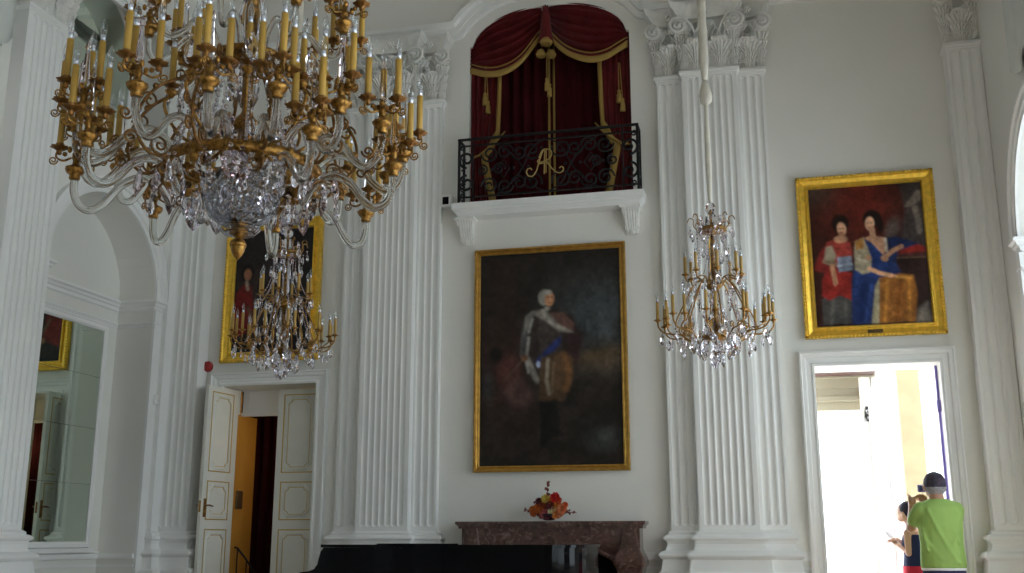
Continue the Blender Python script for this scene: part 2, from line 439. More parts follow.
def capital_mb(w, d, z0, z1):
    mb = MB(); H = z1-z0; B = .035   # bell set back so that the leaves stand out
    uprof(mb, w-2*B, d, [(0, z0), (0, z0+H*.77)]); 
    n = len(mb.V)
    for k in range(n-8, n):
        x, y, z = mb.V[k]
        if y < d-.001: mb.V[k] = (x, y+B, z)
    uprof(mb, w, d, [(0, z0)] + torus(.0, .020, z0, z0+.025) + [(.0, z0+.026), (-.05, z0+.03)])
    n1 = 2 if w > .4 else 1
    lows = [-w*.22, w*.22] if n1 == 2 else [0]
    ups = [-w*.46, 0, w*.46] if n1 == 2 else [-w*.42, w*.42]
    for cx in lows: leaf(mb, cx, z0+.02, H*.36, .225, .0, .13, 4)
    for cx in ups: leaf(mb, cx, z0+.03, H*.58, .19, .010 if cx else .03, .17, 6)
    for e in (-1, 1):     # leaves on the returns
        pass
    # volutes with broad bands
    for e in (-1, 1):
        cx, cz, R_ = e*(w/2+.005), z0+H*.645, H*.125
        P = [(u, -.10-.03*k/32, v) for k, (u, v) in enumerate(spiral((cx, cz), R_, H*.018, PI/2, 1.9*(1 if e < 0 else -1), 32))]
        mb.tube([(cx-e*w*.34, -.02, z0+H*.46), (cx-e*w*.24, -.05, z0+H*.65), (cx-e*w*.12, -.085, z0+H*.76)] + P, [.010, .014, .018] + [.019-.007*k/32 for k in range(33)], 6)
        for (r_, yy) in ((R_*.9, -.085),):
            vs_ = [(cx+r_*math.cos(2*PI*k/16), yy, cz+r_*math.sin(2*PI*k/16)) for k in range(16)]; mb.prism(vs_, (0, .06, 0))
        mb.ball((cx, -.135, cz), .017, 8)
        for q in range(7):
            a = (PI if e < 0 else 0)+e*(-1.2+q*.38); mb.ball((cx+(R_+.012)*math.cos(a), -.09, cz+(R_+.012)*math.sin(a)), .015, 5)
    # berry stalks in the dark gaps
    gaps = ([-w*.34, 0, w*.34] if n1 == 2 else [-w*.2, w*.2])
    for gi, gx in enumerate(gaps):
        for k in range(8): mb.ball((gx+((k*7) % 3-1)*.020, -.012-.004*k, z0+H*(.36+.05*k)), .013, 5)
    for e in (-1, 1):
        sp = spiral((e*w*.11, z0+H*.66), .036, .008, PI/2, 1.5*e, 16)
        mb.tube([(e*w*.26, -.0, z0+H*.5)] + [(u, -.055, v) for u, v in sp], .009, 6)
    for k in range(6): a = k*PI/3; mb.ball((.026*math.cos(a), -.09, z0+H*.86+.026*math.sin(a)), .018, 6)
    mb.ball((0, -.105, z0+H*.86), .016, 6)
    N = 14
    def front(ex, dp): return [((2*k/N-1)*(w/2+ex), -.035-dp*abs(2*k/N-1)**2.2) for k in range(N+1)]
    for (za, zb, e0, e1, d0, d1) in ((z0+H*.77, z0+H*.90, .0, .065, .04, .11), (z0+H*.90, z1, .075, .10, .12, .15)):
        lo = [(-w/2-e0, d, za)] + [(x, y, za) for x, y in front(e0, d0)] + [(w/2+e0, d, za)]
        hi = [(-w/2-e1, d, zb)] + [(x, y, zb) for x, y in front(e1, d1)] + [(w/2+e1, d, zb)]
        mb.grid([lo, hi], False); mb.poly(lo); mb.poly(hi)
    return mb
_pm = {}
def pilaster(x, y, w, d, n, rot=0, label=''):
    "x,y centre of front face"
    key = (round(w, 3), round(d, 3), n)
    if key not in _pm:
        _pm[key] = (shaft_mb(w, d, 1.17, 5.80, n, 1.215, 5.75).mesh('shaft', STUCCO),
                    uprof(MB(), w, d, BASEP).mesh('base', STUCCO),
                    capital_mb(w, d, 5.82, 6.56).mesh('capital', ORN),
                    uprof(MB(), w, d, [(0, 5.765), (.010, 5.77), (.010, 5.782), (.028, 5.795), (.028, 5.82), (0, 5.825), (-.05, 5.825)]).mesh('necking', STUCCO))
    tn[0] += 1
    e = empty('trim_%d' % tn[0], (x, y, 0), (0, 0, rot)); struct(e, label)
    for nm, me in zip(('shaft', 'base', 'capital', 'necking'), _pm[key]): place(nm, me, e)
# clusters of the back wall: outer, main, inner
for s, nm in ((1, 'right of the balcony'), (-1, 'left of the balcony')):
    m = lambda x: x if s > 0 else 2*XC-x
    pilaster(m(-.875), 10.42, .27, .08, 3, 0, 'narrow fluted pilaster on the inner side, ' + nm)
    pilaster(m(-.045), 10.42, .27, .08, 3, 0, 'narrow fluted pilaster on the outer side, ' + nm)
    pilaster(m(-.46), 10.32, .56, .18, 7, 0, 'wide projecting fluted pilaster ' + nm)
# corner pilasters
pilaster((-6.09-6.46)/2, 10.30, .37, .2, 4, 0, 'fluted pilaster in the far left corner')
pilaster((1.83+2.145)/2, 10.30, .315, .2, 3, 0, 'fluted pilaster in the far right corner')
struct(uprof(MB(), .14, .05, [(0, 1.17), (0, 6.56)] ).obj('trim_%d' % 900, STUCCO, None, (-6.42, 10.22, 0), (0, 0, PI/2)), 'white corner strip beside the far left pilaster')
struct(uprof(MB(), .14, .05, BASEP).obj('trim_%d' % 901, STUCCO, None, (-6.42, 10.22, 0), (0, 0, PI/2)), 'base of the white corner strip')
# side wall pilasters
def between(cs):
    return [(a+b)/2 for a, b in zip(cs, cs[1:])]
for y in between(BAYL): pilaster(XL+.14, y, .62, .14, 7, PI/2, 'fluted pilaster between two niches of the left wall')
for y in between(BAYR): pilaster(XR-.12, y, .50, .12, 6, -PI/2, 'fluted pilaster between two windows of the right wall')

# ------------------------------------------------------------------ mirrors in the niches
def mirror_(c, z0, z1, label, arched=False):
    x = XL-.43; e = empty('wall_mirror', (x, c, z0)); tag(e, label, 'mirror', 'tall mirrors set into the left wall niches')
    w = .84 if not arched else .84
    y0, y1 = -w, .66
    fr = MB()
    if arched:
        y1 = .70
        pts = [(y1, 0)] + [(.0+y1*math.cos(PI*k/24), .80+.78*math.sin(PI*k/24)) for k in range(25)] + [(-y1, 0)]
        fr.sweep(pts, [(0, 0), (0, .02), (-.025, .035), (-.06, .03), (-.07, 0)], lambda u, v, w_: (w_, u, v), closed=True)
        MB().prism([(.004, u, v) for u, v in pts], (.006, 0, 0)).obj('mirror_glass', MIRROR, e)
        zs = (.33, .85)
    else:
        H = z1-z0
        pts = [(y0, 0), (y1, 0), (y1, H), (y0, H)]
        fr.sweep(pts, [(0, 0), (0, .02), (-.02, .035), (-.055, .03), (-.065, 0)], lambda u, v, w_: (w_, u, v), closed=True)
        fr.cbox(0, .07, y0-.09, y1+.09, -.11, -.065)
        MB().box(.004, .010, y0, y1, 0, H).obj('mirror_glass', MIRROR, e)
        zs = (.57, 1.14, 1.68)
    fr.obj('frame', STUCCO, e)
    sb = MB()
    for z in zs: sb.box(.0095, .0115, y0 if not arched else -.68, y1 if not arched else .68, z, z+.004)
    sb.obj('seam', SEAM, e)
mirror_(9.06, 1.07, 3.25, 'tall white framed mirror in the lower left wall niche reflecting a door')
mirror_(9.06, 5.42, 0, 'arched greenish mirror high on the left wall behind the big chandelier', True)

# roller blind like cloths hanging high on the side walls
def lambrequin(y0, y1, X, s, z0, z1, label):
    rows = []; n = 26
    for j in range(9):
        t = j/8; r = []
        for i in range(n+1):
            u = i/n; zb = z0+.16*(abs(math.sin(u*PI*3)))**.6*-1+.14
            z = sm(z1, zb, t); r.append((X+s*(.05+.018*math.sin(u*PI*9)), sm(y0, y1, u), z))
        rows.append(r)
    mb = MB().grid(rows, True)
    o = mb.obj('wall_blind', FABRIC); so = o.modifiers.new('s', 'SOLIDIFY'); so.thickness = .02
    tag(o, label, 'blind'); return o
lambrequin(7.33, 5.7, XL, 1, 5.30, 7.4, 'grey scalloped blind hanging high at the left edge of the room')
lambrequin(9.05, 7.6, XR, -1, 4.86, 7.4, 'grey scalloped blind hanging high at the right edge of the room')

# ------------------------------------------------------------------ doors
def door_leaf(name, w, h, hinge, rot, label, handle=True, gold=True, side=1):
    "local x from hinge to free edge, front face -y"
    e = empty(name, hinge, (0, 0, rot)); struct(e, label)
    lf = MB(); lf.cbox(0, w, -.022, .022, .015, h-.01, .004)
    lf.obj('door_leaf', CREAM, e)
    g = MB(); p = MB(); mg = w*.2
    def octa(x0, x1, z0, z1, c):
        return [(x0+c, z0), (x1-c, z0), (x1-c*.75, z0+c*.5), (x1, z0+c), (x1, z1-c), (x1-c*.75, z1-c*.5), (x1-c, z1), (x0+c, z1), (x0+c*.75, z1-c*.5), (x0, z1-c), (x0, z0+c), (x0+c*.75, z0+c*.5)]
    for z0, z1 in ((h*.66, h*.975), (h*.475, h*.625), (.25, h*.44)):
        for sy in (-1, 1):
            mp = lambda u, v, q: (u, sy*(.022+q), v)
            a, b = w*.17, w*.87
            g.sweep([(a, z0), (b, z0), (b, z1), (a, z1)], [(0, 0), (0, .004), (.011, .004), (.011, 0)], mp, closed=True)
            i = .055; c = .05
            o = octa(a+i, b-i, z0+i, z1-i, c)
            p.sweep(o, [(0, 0), (0, .010), (-.012, .014), (-.03, .003), (-.03, 0)], mp, closed=True)
            g.sweep(o, [(.004, 0), (.004, .003), (.010, .003), (.010, 0)], mp, closed=True)
    p.obj('panel_moulding', CREAM, e)
    if gold: g.obj('gilded_line', GOLDLINE, e)
    if handle:
        hb = MB(); x = w-.045; z = 1.42
        for sy in (-1, 1):
            hb.cbox(x-.016, x+.016, sy*.030-.008, sy*.030+.008, z-.10, z+.09, .004)
            hb.tube([(x, sy*.03, z+.02), (x, sy*.065, z+.02), (x-.03, sy*.07, z+.022), (x-.09, sy*.07, z+.012)], [.009, .009, .009, .007], 8)
            hb.ball((x, sy*.042, z-.07), .011, 8)
        hb.cbox(x+.03, w+.002, -.012, .012, z-.05, z+.07, .002)
        hb.obj('door_handle', BRASSD, e)
    return e
# left doorway: far leaf closed, near leaf swung into the hall
door_leaf('door_1', .548, 2.72, (-4.775, 10.76, 0), PI, 'cream door leaf with gilded panels standing closed on the right of the left doorway', False)
door_leaf('door_2', .555, 2.72, (-5.835, 10.76, 0), math.radians(-96.8), 'cream door leaf with gilded panels and brass handle swung open on the left')
# deep reveal panel above the left doorway and the lobby behind
pn = MB(); pn.box(-5.87, -4.76, 10.96, 11.04, 2.455, 2.78)
pn.sweep([(-5.80, 2.52), (-4.9, 2.52), (-4.9, 2.72), (-5.80, 2.72)], [(0, 0), (0, .012), (.02, .012), (.02, 0)], outB(10.96), closed=True)
pn.box(-5.87, -4.76, 10.92, 10.96, 2.445, 2.485); pn.box(-5.87, -4.76, 10.9, 11.35, 2.73, 2.80)
trim(pn, STUCCO, 'panelled lintel inside the left doorway')
OCHRE = mat('ochre lobby paint', (.62, .30, .045), .8, noise=.04)
lb = MB()
lb.box(-7.6, -5.72, 12.2, 12.3, 0, 3.4); lb.box(-7.6, -7.5, 10.95, 12.3, 0, 3.4)
lb.box(-5.72, -3.6, 12.2, 12.3, 0, 3.4); lb.box(-3.7, -3.6, 10.92, 12.3, 0, 3.4)
struct(lb.obj('wall_lobby', OCHRE), 'ochre wall of the small lobby behind the left doorway')
struct(MB().box(-7.6, -3.6, 10.9, 12.3, 3.4, 3.5).obj('ceiling_lobby', PLASTER)); struct(MB().box(-7.6, -3.6, 10.95, 12.3, -.2, 0).obj('floor_lobby', FLOOR))
rows = []
for z in (0.02, .6, 1.3, 2.0, 2.5, 3.1):
    rows.append([(-6.1+1.3*i/60, 11.36+.035*math.sin(i*1.1)+.01*math.sin(z*3+i), z) for i in range(61)])
o = MB().grid(rows, True).obj('door_curtain', mat('dark plum curtain', (.028, .005, .006), .9, spec=.1)); so = o.modifiers.new('s', 'SOLIDIFY'); so.thickness = .008
tag(o, 'dark red curtain hanging in the ochre lobby behind the left doorway', 'curtain')
sw = MB(); sy = 10.96; sz = 1.52; sw.cbox(-5.86, -5.842, sy-.07, sy+.07, sz-.10, sz+.10, .004)
for k in range(3): sw.box(-5.843, -5.838, sy-.05, sy+.05, sz-.07+.05*k, sz-.045+.05*k)
struct(MB().box(-5.875, -5.86, 10.80, 11.30, 0, 2.46).obj('trim_904', OCHRE), 'ochre lining of the left doorway jamb')
tag(sw.obj('control_panel', mat('dull bronze plate', (.16, .10, .05), .4, metal=.4)), 'small dark plate on the ochre door jamb beside the red curtain', 'panel')
hr = MB(); hx, _, hz = at(235, 550, 10.92)
hx += .03
hr.tube([(hx-.03, 10.90, hz+.03), (hx, 10.92, hz+.02), (hx+.09, 10.99, hz-.12), (hx+.24, 11.12, hz-.42)], .011, 8)
for q in (0, 1, 2): hr.tube([(hx+.0+.08*q, 10.92+.07*q, 0), (hx+.0+.08*q, 10.92+.07*q, hz+.01-.13*q)], .008, 8)
tag(hr.obj('stair_railing', IRON), 'black iron handrail low in the lobby behind the left doorway', 'railing')

# ------------------------------------------------------------------ right doorway and outside
struct(MB().box(.30, 1.63, 10.9, 10.92, 2.71, 3.2).obj('trim_902', STUCCO), 'outer face above the right doorway')
STONE = mat('sandstone', (.25, .205, .125), .8, noise=.08, nscale=6)
struct(MB().box(-3.2, 6.5, 10.9, 21, -.35, -.02).obj('floor_terrace', TERR))
lin_ = MB()
for z0, z1, y0 in ((2.60, 2.70, 11.28), (2.52, 2.60, 11.32), (2.47, 2.52, 11.30), (2.38, 2.47, 11.36)): lin_.box(.2, .98, y0, 11.6, z0, z1)
lin_.box(.2, 1.02, 11.22, 11.6, 2.70, 2.86)
trim(lin_, mat('cream lintel', (.36, .33, .25), .6), 'cream moulded lintel outside the right doorway')
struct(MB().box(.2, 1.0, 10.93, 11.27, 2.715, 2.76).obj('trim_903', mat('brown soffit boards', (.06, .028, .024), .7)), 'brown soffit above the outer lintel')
# stone pillar outside
sp_ = MB(); px0 = at(902, 440, 12.1)[0]; px1 = at(925, 440, 12.1)[0]
sp_.cbox(px0, px1, 12.1, 12.35, 0, 3.6, .01)
for z in (.0, 2.95): sp_.cbox(px0-.04, px1+.04, 12.06, 12.39, z, z+.16, .01)
for k in range(8): sp_.box(px0-.002, px1+.002, 12.098, 12.352, .45*k+.40, .45*k+.412)
tag(sp_.obj('stone_pillar', STONE), 'beige sandstone pillar outside the bright right doorway', 'pillar')
# outer glazed leaves: one standing open to the outside, one against the right jamb
WHT = mat('white door paint', (.9, .9, .9), .4)
def terrace_leaf(hinge, rot, w, label, num, hnd):
    e = empty('door_%d' % num, hinge, (0, 0, rot)); struct(e, label)
    lf = MB(); h = 2.66
    for x0, x1 in ((0, .07), (w-.07, w)): lf.cbox(x0, x1, -.025, .025, .02, h, .004)
    for z0, z1 in ((.02, .9), (1.75, 1.82), (h-.09, h)): lf.cbox(.07, w-.07, -.022, .022, z0, z1, .004)
    lf.obj('door_leaf', WHT, e)
    MB().box(.07, w-.07, -.004, .004, .9, h-.09).obj('pane', PANE, e)
    if hnd:
        hb = MB(); hb.cbox(w-.055, w-.025, -.045, -.025, 2.0, 2.2, .004)
        hb.tube([(w-.04, -.04, 2.15), (w-.04, -.08, 2.15), (w-.04, -.085, 2.05), (w-.04, -.05, 2.0)], .011, 8); hb.ball((w-.04, -.09, 2.07), .02, 8)
        hb.obj('door_handle', IRON, e)
    return e
# solid curtain-like white leaf seen at an angle
h0 = at(893, 450, 11.35)
e = empty('door_3', (h0[0]+.02, 11.40, 0), (0, 0, math.radians(180+25))); struct(e, 'white outer door leaf standing open in the right doorway')
lf = MB(); lf.cbox(0, .33, -.025, .025, .02, 2.72, .004); lf.sweep([(.07, .2), (.27, .2), (.27, 2.5), (.07, 2.5)], [(0, 0), (0, .012), (.02, .012), (.02, 0)], lambda u, v, q: (u, .025+q, v), closed=True)
lf.obj('door_leaf', WHT, e)
hb = MB(); zz = at(862, 418, 11.5)[2]
hb.cbox(.275, .30, .025, .045, zz-.06, zz+.09, .003); hb.tube([(.29, .04, zz+.05), (.33, .08, zz+.03), (.34, .09, zz-.02), (.31, .07, zz-.05), (.29, .045, zz-.02)], .011, 8); hb.ball((.32, .085, zz), .02, 8)
hb.obj('door_handle', IRON, e)
terrace_leaf((1.56, 10.95, 0), math.radians(86), .50, 'white glazed terrace door leaf folded back along the right jamb', 4, False)
VIO = mat('violet grey metal', (.16, .13, .42), .35, metal=.2)
rd = MB(); a = at(936, 368, 10.95); b = at(950, 500, 10.95)
rd.tube([(1.514, 10.64, 0.1), (1.514, 10.64, 2.70)], .013, 8); rd.cbox(1.495, 1.53, 10.62, 10.66, 2.26, 2.37, .004); rd.cbox(1.495, 1.53, 10.62, 10.66, 1.0, 1.12, .004)
tag(rd.obj('bolt_rod', VIO), 'violet grey bolt rod running up the right jamb of the bright doorway', 'rod')
st = MB(); q = at(893, 555, 11.7)
st.tube([(q[0], 11.7, q[2]), (q[0]+.25, 11.75, 0)], .012, 6); st.tube([(q[0], 11.7, q[2]), (q[0]+.01, 11.9, 0)], .010, 6); st.tube([(q[0], 11.7, q[2]+.02), (q[0]-.15, 11.55, 0)], .008, 6); st.ball((q[0], 11.7, q[2]), .018, 8)
tag(st.obj('folding_stand', IRON), 'thin black folding stand on the terrace beside the girl', 'stand')
# faint lamp on the terrace
lp = empty('garden_lamp', (*at(871, 548, 14)[:2], 0)); tag(lp, 'pale grey garden lamp outside, blurred in the bright doorway', 'lamp')
PALE = mat('pale grey enamel', (.55, .55, .58), .5)
MB().tube([(0, 0, 0), (0, 0, .62), (.02, 0, .85)], [.02, .015, .012], 8).obj('pole', PALE, lp)
MB().lathe([(.001, .62), (.045, .64), (.05, .84), (.02, .9), (.001, .92)], (-.04, 0, .08), 12).obj('lamp_shade', PALE, lp)
MB().tube([(.02, 0, .82), (.08, 0, .9), (.2, 0, .84)], [.02, .03, .01], 8).obj('arm', PALE, lp)

# ------------------------------------------------------------------ paintings
def painting_surface(W, H, nx, ny, bg, ops):
    "paint layered soft shapes into vertex colours on a canvas grid; shape coords 0..1 from top-left"
    U, V = np.meshgrid(np.linspace(0, 1, nx), np.linspace(0, 1, ny)); asp = H/W
    C = np.zeros((ny, nx, 3))
    for k in range(3): C[..., k] = sum(w_*c[k] for w_, c in bg(U, V))
    Y = V*asp
    rs = np.random.RandomState(3)
    for op in ops:
        t = op[0]; c = np.array([lin(x) for x in op[-2]]); soft = op[-1]
        if t == 'e':
            _, cx, cy, rx, ry, ang = op[:6]; a = math.radians(ang)
            dx = U-cx; dy = (V-cy)*asp
            p = (dx*math.cos(a)+dy*math.sin(a))/rx; q = (-dx*math.sin(a)+dy*math.cos(a))/(ry*asp)
            d = (np.sqrt(p*p+q*q)-1)*min(rx, ry*asp)
        elif t == 'l':
            pts, wd = op[1], op[2]; d = np.full(U.shape, 9.)
            for (x0, y0), (x1, y1) in zip(pts, pts[1:]):
                y0, y1 = y0*asp, y1*asp; L = max((x1-x0)**2+(y1-y0)**2, 1e-9)
                s = np.clip(((U-x0)*(x1-x0)+(Y-y0)*(y1-y0))/L, 0, 1)
                d = np.minimum(d, np.hypot(U-x0-s*(x1-x0), Y-y0-s*(y1-y0))-wd)
        else:
            pts = [(x, y*asp) for x, y in op[1]]; d = np.full(U.shape, 9.); ins = np.zeros(U.shape, bool)
            for (x0, y0), (x1, y1) in zip(pts, pts[1:]+pts[:1]):
                L = max((x1-x0)**2+(y1-y0)**2, 1e-9); s = np.clip(((U-x0)*(x1-x0)+(Y-y0)*(y1-y0))/L, 0, 1)
                d = np.minimum(d, np.hypot(U-x0-s*(x1-x0), Y-y0-s*(y1-y0)))
                if y0 != y1:
                    cr = ((y0 > Y) != (y1 > Y)) & (U < (x1-x0)*(Y-y0)/(y1-y0)+x0); ins ^= cr
            d = np.where(ins, -d, d)
        m = np.clip(.5-d/(2*soft), 0, 1)[..., None]; m = m*m*(3-2*m)
        C = C*(1-m)+c*m
    def vnoise(n):
        g = rs.rand(int(n*asp)+3, n+3); x = U*n; y = V*int(n*asp); xi = x.astype(int); yi = y.astype(int); fx = x-xi; fy = y-yi
        fx = fx*fx*(3-2*fx); fy = fy*fy*(3-2*fy)
        return (g[yi, xi]*(1-fx)*(1-fy)+g[yi, xi+1]*fx*(1-fy)+g[yi+1, xi]*(1-fx)*fy+g[yi+1, xi+1]*fx*fy)[..., None]
    Bl = C.copy(); Bl[1:-1, 1:-1] = (C[1:-1, 1:-1]*4+C[:-2, 1:-1]+C[2:, 1:-1]+C[1:-1, :-2]+C[1:-1, 2:])/8
    C = Bl*(1+.55*(vnoise(9)-.5))*(1+.5*(vnoise(22)-.5))*(1+.45*(vnoise(48)-.5))*(1+.12*(rs.rand(ny, nx, 1)-.5))
    return C
GILTD = mat('aged bronze gilt', (.50, .28, .06), .36, metal=.75, noise=.2, nscale=18, bump=.2, bscale=50)
def framed(name, x0, x1, z0, z1, y, fw, label, C, gain, prof, rough=.35, ornate=False):
    e = empty(name, ((x0+x1)/2, y, z0)); tag(e, label, 'painting')
    W, H = x1-x0, z1-z0; ny, nx = C.shape[:2]
    xs = np.linspace(-W/2+fw, W/2-fw, nx); zs = np.linspace(H-fw, fw, ny)
    me = bpy.data.meshes.new('canvas'); vs = [(float(a), -.012, float(b)) for b in zs for a in xs]
    fs = [(j*nx+i, (j+1)*nx+i, (j+1)*nx+i+1, j*nx+i+1) for j in range(ny-1) for i in range(nx-1)]
    me.from_pydata(vs, [], fs); me.update()
    ca = me.color_attributes.new('paint', 'FLOAT_COLOR', 'POINT')
    A = np.ones((ny*nx, 4), np.float32); A[:, :3] = np.clip(C.reshape(-1, 3)*gain, 0, .9); ca.data.foreach_set('color', A.ravel())
    m = mat('oil paint ' + name, (.1, .1, .1), rough, spec=.25, bump=.15, bscale=90); nt = m.node_tree
    at_ = nt.nodes.new('ShaderNodeVertexColor'); at_.layer_name = 'paint'; nt.links.new(at_.outputs['Color'], nt.nodes['Principled BSDF'].inputs['Base Color'])
    me.materials.append(m); place('canvas', me, e)
    MB().box(-W/2+.02, W/2-.02, -.008, .0, .02, H-.02).obj('backboard', BLACK, e)
    f = MB(); P = [(-W/2, 0), (W/2, 0), (W/2, H), (-W/2, H)]
    f.sweep(P, [(fw*a, b) for a, b in prof], lambda u, v, w: (u, -w, v), closed=True)
    if ornate:
        per = [((-W/2, 0), (W/2, 0)), ((W/2, 0), (W/2, H)), ((W/2, H), (-W/2, H)), ((-W/2, H), (-W/2, 0))]
        for (a, b) in per:
            L = math.hypot(b[0]-a[0], b[1]-a[1]); n = int(L/.034)
            for k in range(n+1):
                t = k/n; u, v = sm(a[0], b[0], t), sm(a[1], b[1], t)
                u += .012 if u < -W/2+.001 else (-.012 if u > W/2-.001 else 0); v += .012 if v < .001 else (-.012 if v > H-.001 else 0)
                f.ball((u, -.056, v), .016, 6)
    f.obj('frame', GILT if ornate else GILTD, e)
    return e
G = lambda v, k: np.clip(v, 0, 1)
# middle: standing man in armour (coordinates measured on an enlarged view of the canvas)
def cv(x, y): t = (y-48)/(542-48); xl = sm(45, 42, t); xr = sm(365, 378, t); s_ = (x-xl)/(xr-xl); yt = sm(53, 36, s_); return (s_, (y-yt)/(542-yt))
def P3(pts): return [cv(*p) for p in pts]
def E3(x, y, rx, ry, a, c, s): u, v = cv(x, y); return ('e', u, v, rx/325, ry/497, a, c, s)
def bg1(U, V):
    dark = np.array([lin(v) for v in (27, 23, 20)]); sky = np.array([lin(v) for v in (50, 54, 56)]); tan = np.array([lin(v) for v in (62, 50, 38)]); red = np.array([lin(v) for v in (42, 26, 22)])
    a = np.exp(-(((U-.85)/.3)**2+((V-.33)/.17)**2)); b = np.exp(-(((U-.88)/.22)**2+((V-.52)/.06)**2)); c = np.exp(-(((U-.2)/.2)**2+((V-.55)/.25)**2)) * .8
    r = 1-np.clip(a+b+c, 0, 1)
    n = np.maximum(a+b+c, 1)
    return [(r, dark), (a/n, sky), (b/n, tan), (c/n, red)]
ops = [
 ('p', P3([(60, 300), (90, 200), (60, 60), (130, 60), (120, 250)]), (33, 24, 20), .03),
 E3(80, 290, 16, 20, 0, (18, 14, 13), .02), E3(110, 330, 26, 40, 10, (58, 34, 30), .03), E3(62, 360, 14, 34, 0, (38, 36, 36), .03), E3(135, 375, 34, 30, 30, (62, 44, 42), .04),
 E3(330, 485, 34, 22, 0, (44, 46, 44), .06), E3(320, 290, 44, 12, -10, (66, 54, 38), .04),
 ('p', P3([(150, 195), (175, 180), (215, 182), (262, 200), (272, 250), (265, 330), (245, 395), (180, 400), (160, 370), (142, 300)]), (40, 33, 30), .012),
 ('p', P3([(255, 215), (285, 240), (270, 320), (240, 300)]), (44, 30, 30), .02),
 ('p', P3([(182, 200), (222, 195), (235, 240), (238, 290), (185, 292), (178, 240)]), (52, 45, 42), .012),
 ('l', P3([(158, 205), (150, 240), (146, 290)]), .028, (58, 58, 58), .012), ('l', P3([(166, 205), (158, 235)]), .010, (110, 108, 104), .01),
 ('p', P3([(150, 200), (165, 186), (195, 182), (212, 196), (235, 205), (262, 238), (228, 236), (196, 210), (170, 196), (158, 215), (148, 240)]), (96, 91, 86), .010),
 ('p', P3([(205, 190), (240, 190), (262, 215), (264, 235), (232, 222), (212, 200)]), (82, 58, 52), .012),
 ('l', P3([(190, 186), (210, 215), (240, 230)]), .012, (122, 118, 110), .010),
 ('l', P3([(156, 300), (170, 335), (178, 350)]), .018, (104, 100, 94), .014), ('l', P3([(158, 250), (152, 300), (158, 330)]), .010, (120, 116, 110), .010),
 ('p', P3([(190, 285), (212, 262), (232, 245), (234, 262), (216, 282), (192, 296)]), (30, 40, 84), .010),
 E3(188, 305, 12, 14, 20, (30, 42, 88), .010), E3(181, 312, 5, 7, 0, (120, 130, 150), .008),
 ('p', P3([(186, 296), (240, 280), (262, 300), (258, 350), (238, 398), (182, 394)]), (60, 44, 30), .014),
 ('l', P3([(240, 290), (252, 330), (246, 370)]), .02, (84, 58, 34), .02), ('l', P3([(203, 300), (200, 350), (206, 380)]), .012, (108, 100, 88), .012), ('l', P3([(216, 310), (212, 380)]), .008, (84, 70, 54), .012),
 ('p', P3([(182, 398), (212, 400), (214, 450), (232, 466), (240, 476), (212, 478), (206, 492), (190, 502), (184, 492), (188, 450)]), (14, 12, 12), .010),
 ('l', P3([(218, 400), (222, 455)]), .022, (17, 14, 13), .012),
 E3(194, 154, 14, 19, 0, (112, 110, 104), .010), E3(206, 158, 11, 17, 5, (146, 104, 76), .008), E3(202, 142, 9, 6, 0, (118, 116, 110), .008), E3(201, 181, 7, 5, 0, (120, 114, 106), .008),
 E3(203, 153, 2.2, 1.6, 0, (50, 34, 28), .004), E3(212, 153, 2.0, 1.6, 0, (50, 34, 28), .004), E3(208, 167, 4, 1.4, 0, (116, 62, 50), .004), E3(209, 160, 1.6, 4.5, 0, (170, 124, 92), .004),
 E3(148, 297, 8, 8, 0, (104, 74, 56), .008), ('l', P3([(140, 305), (100, 350)]), .006, (60, 48, 40), .008),
]
C1 = painting_surface(1.48, 2.21, 150, 224, bg1, ops)
PROF1 = [(0, 0), (0, .045), (.12, .055), (.3, .055), (.42, .038), (.62, .030), (.8, .036), (1, .03), (1, .0)]
framed('portrait_painting', -2.995, -1.395, 1.75, 4.08, 10.495, .062, 'large dark portrait of a standing man in armour and cloak above the marble mantelpiece', C1, 1.9, PROF1)
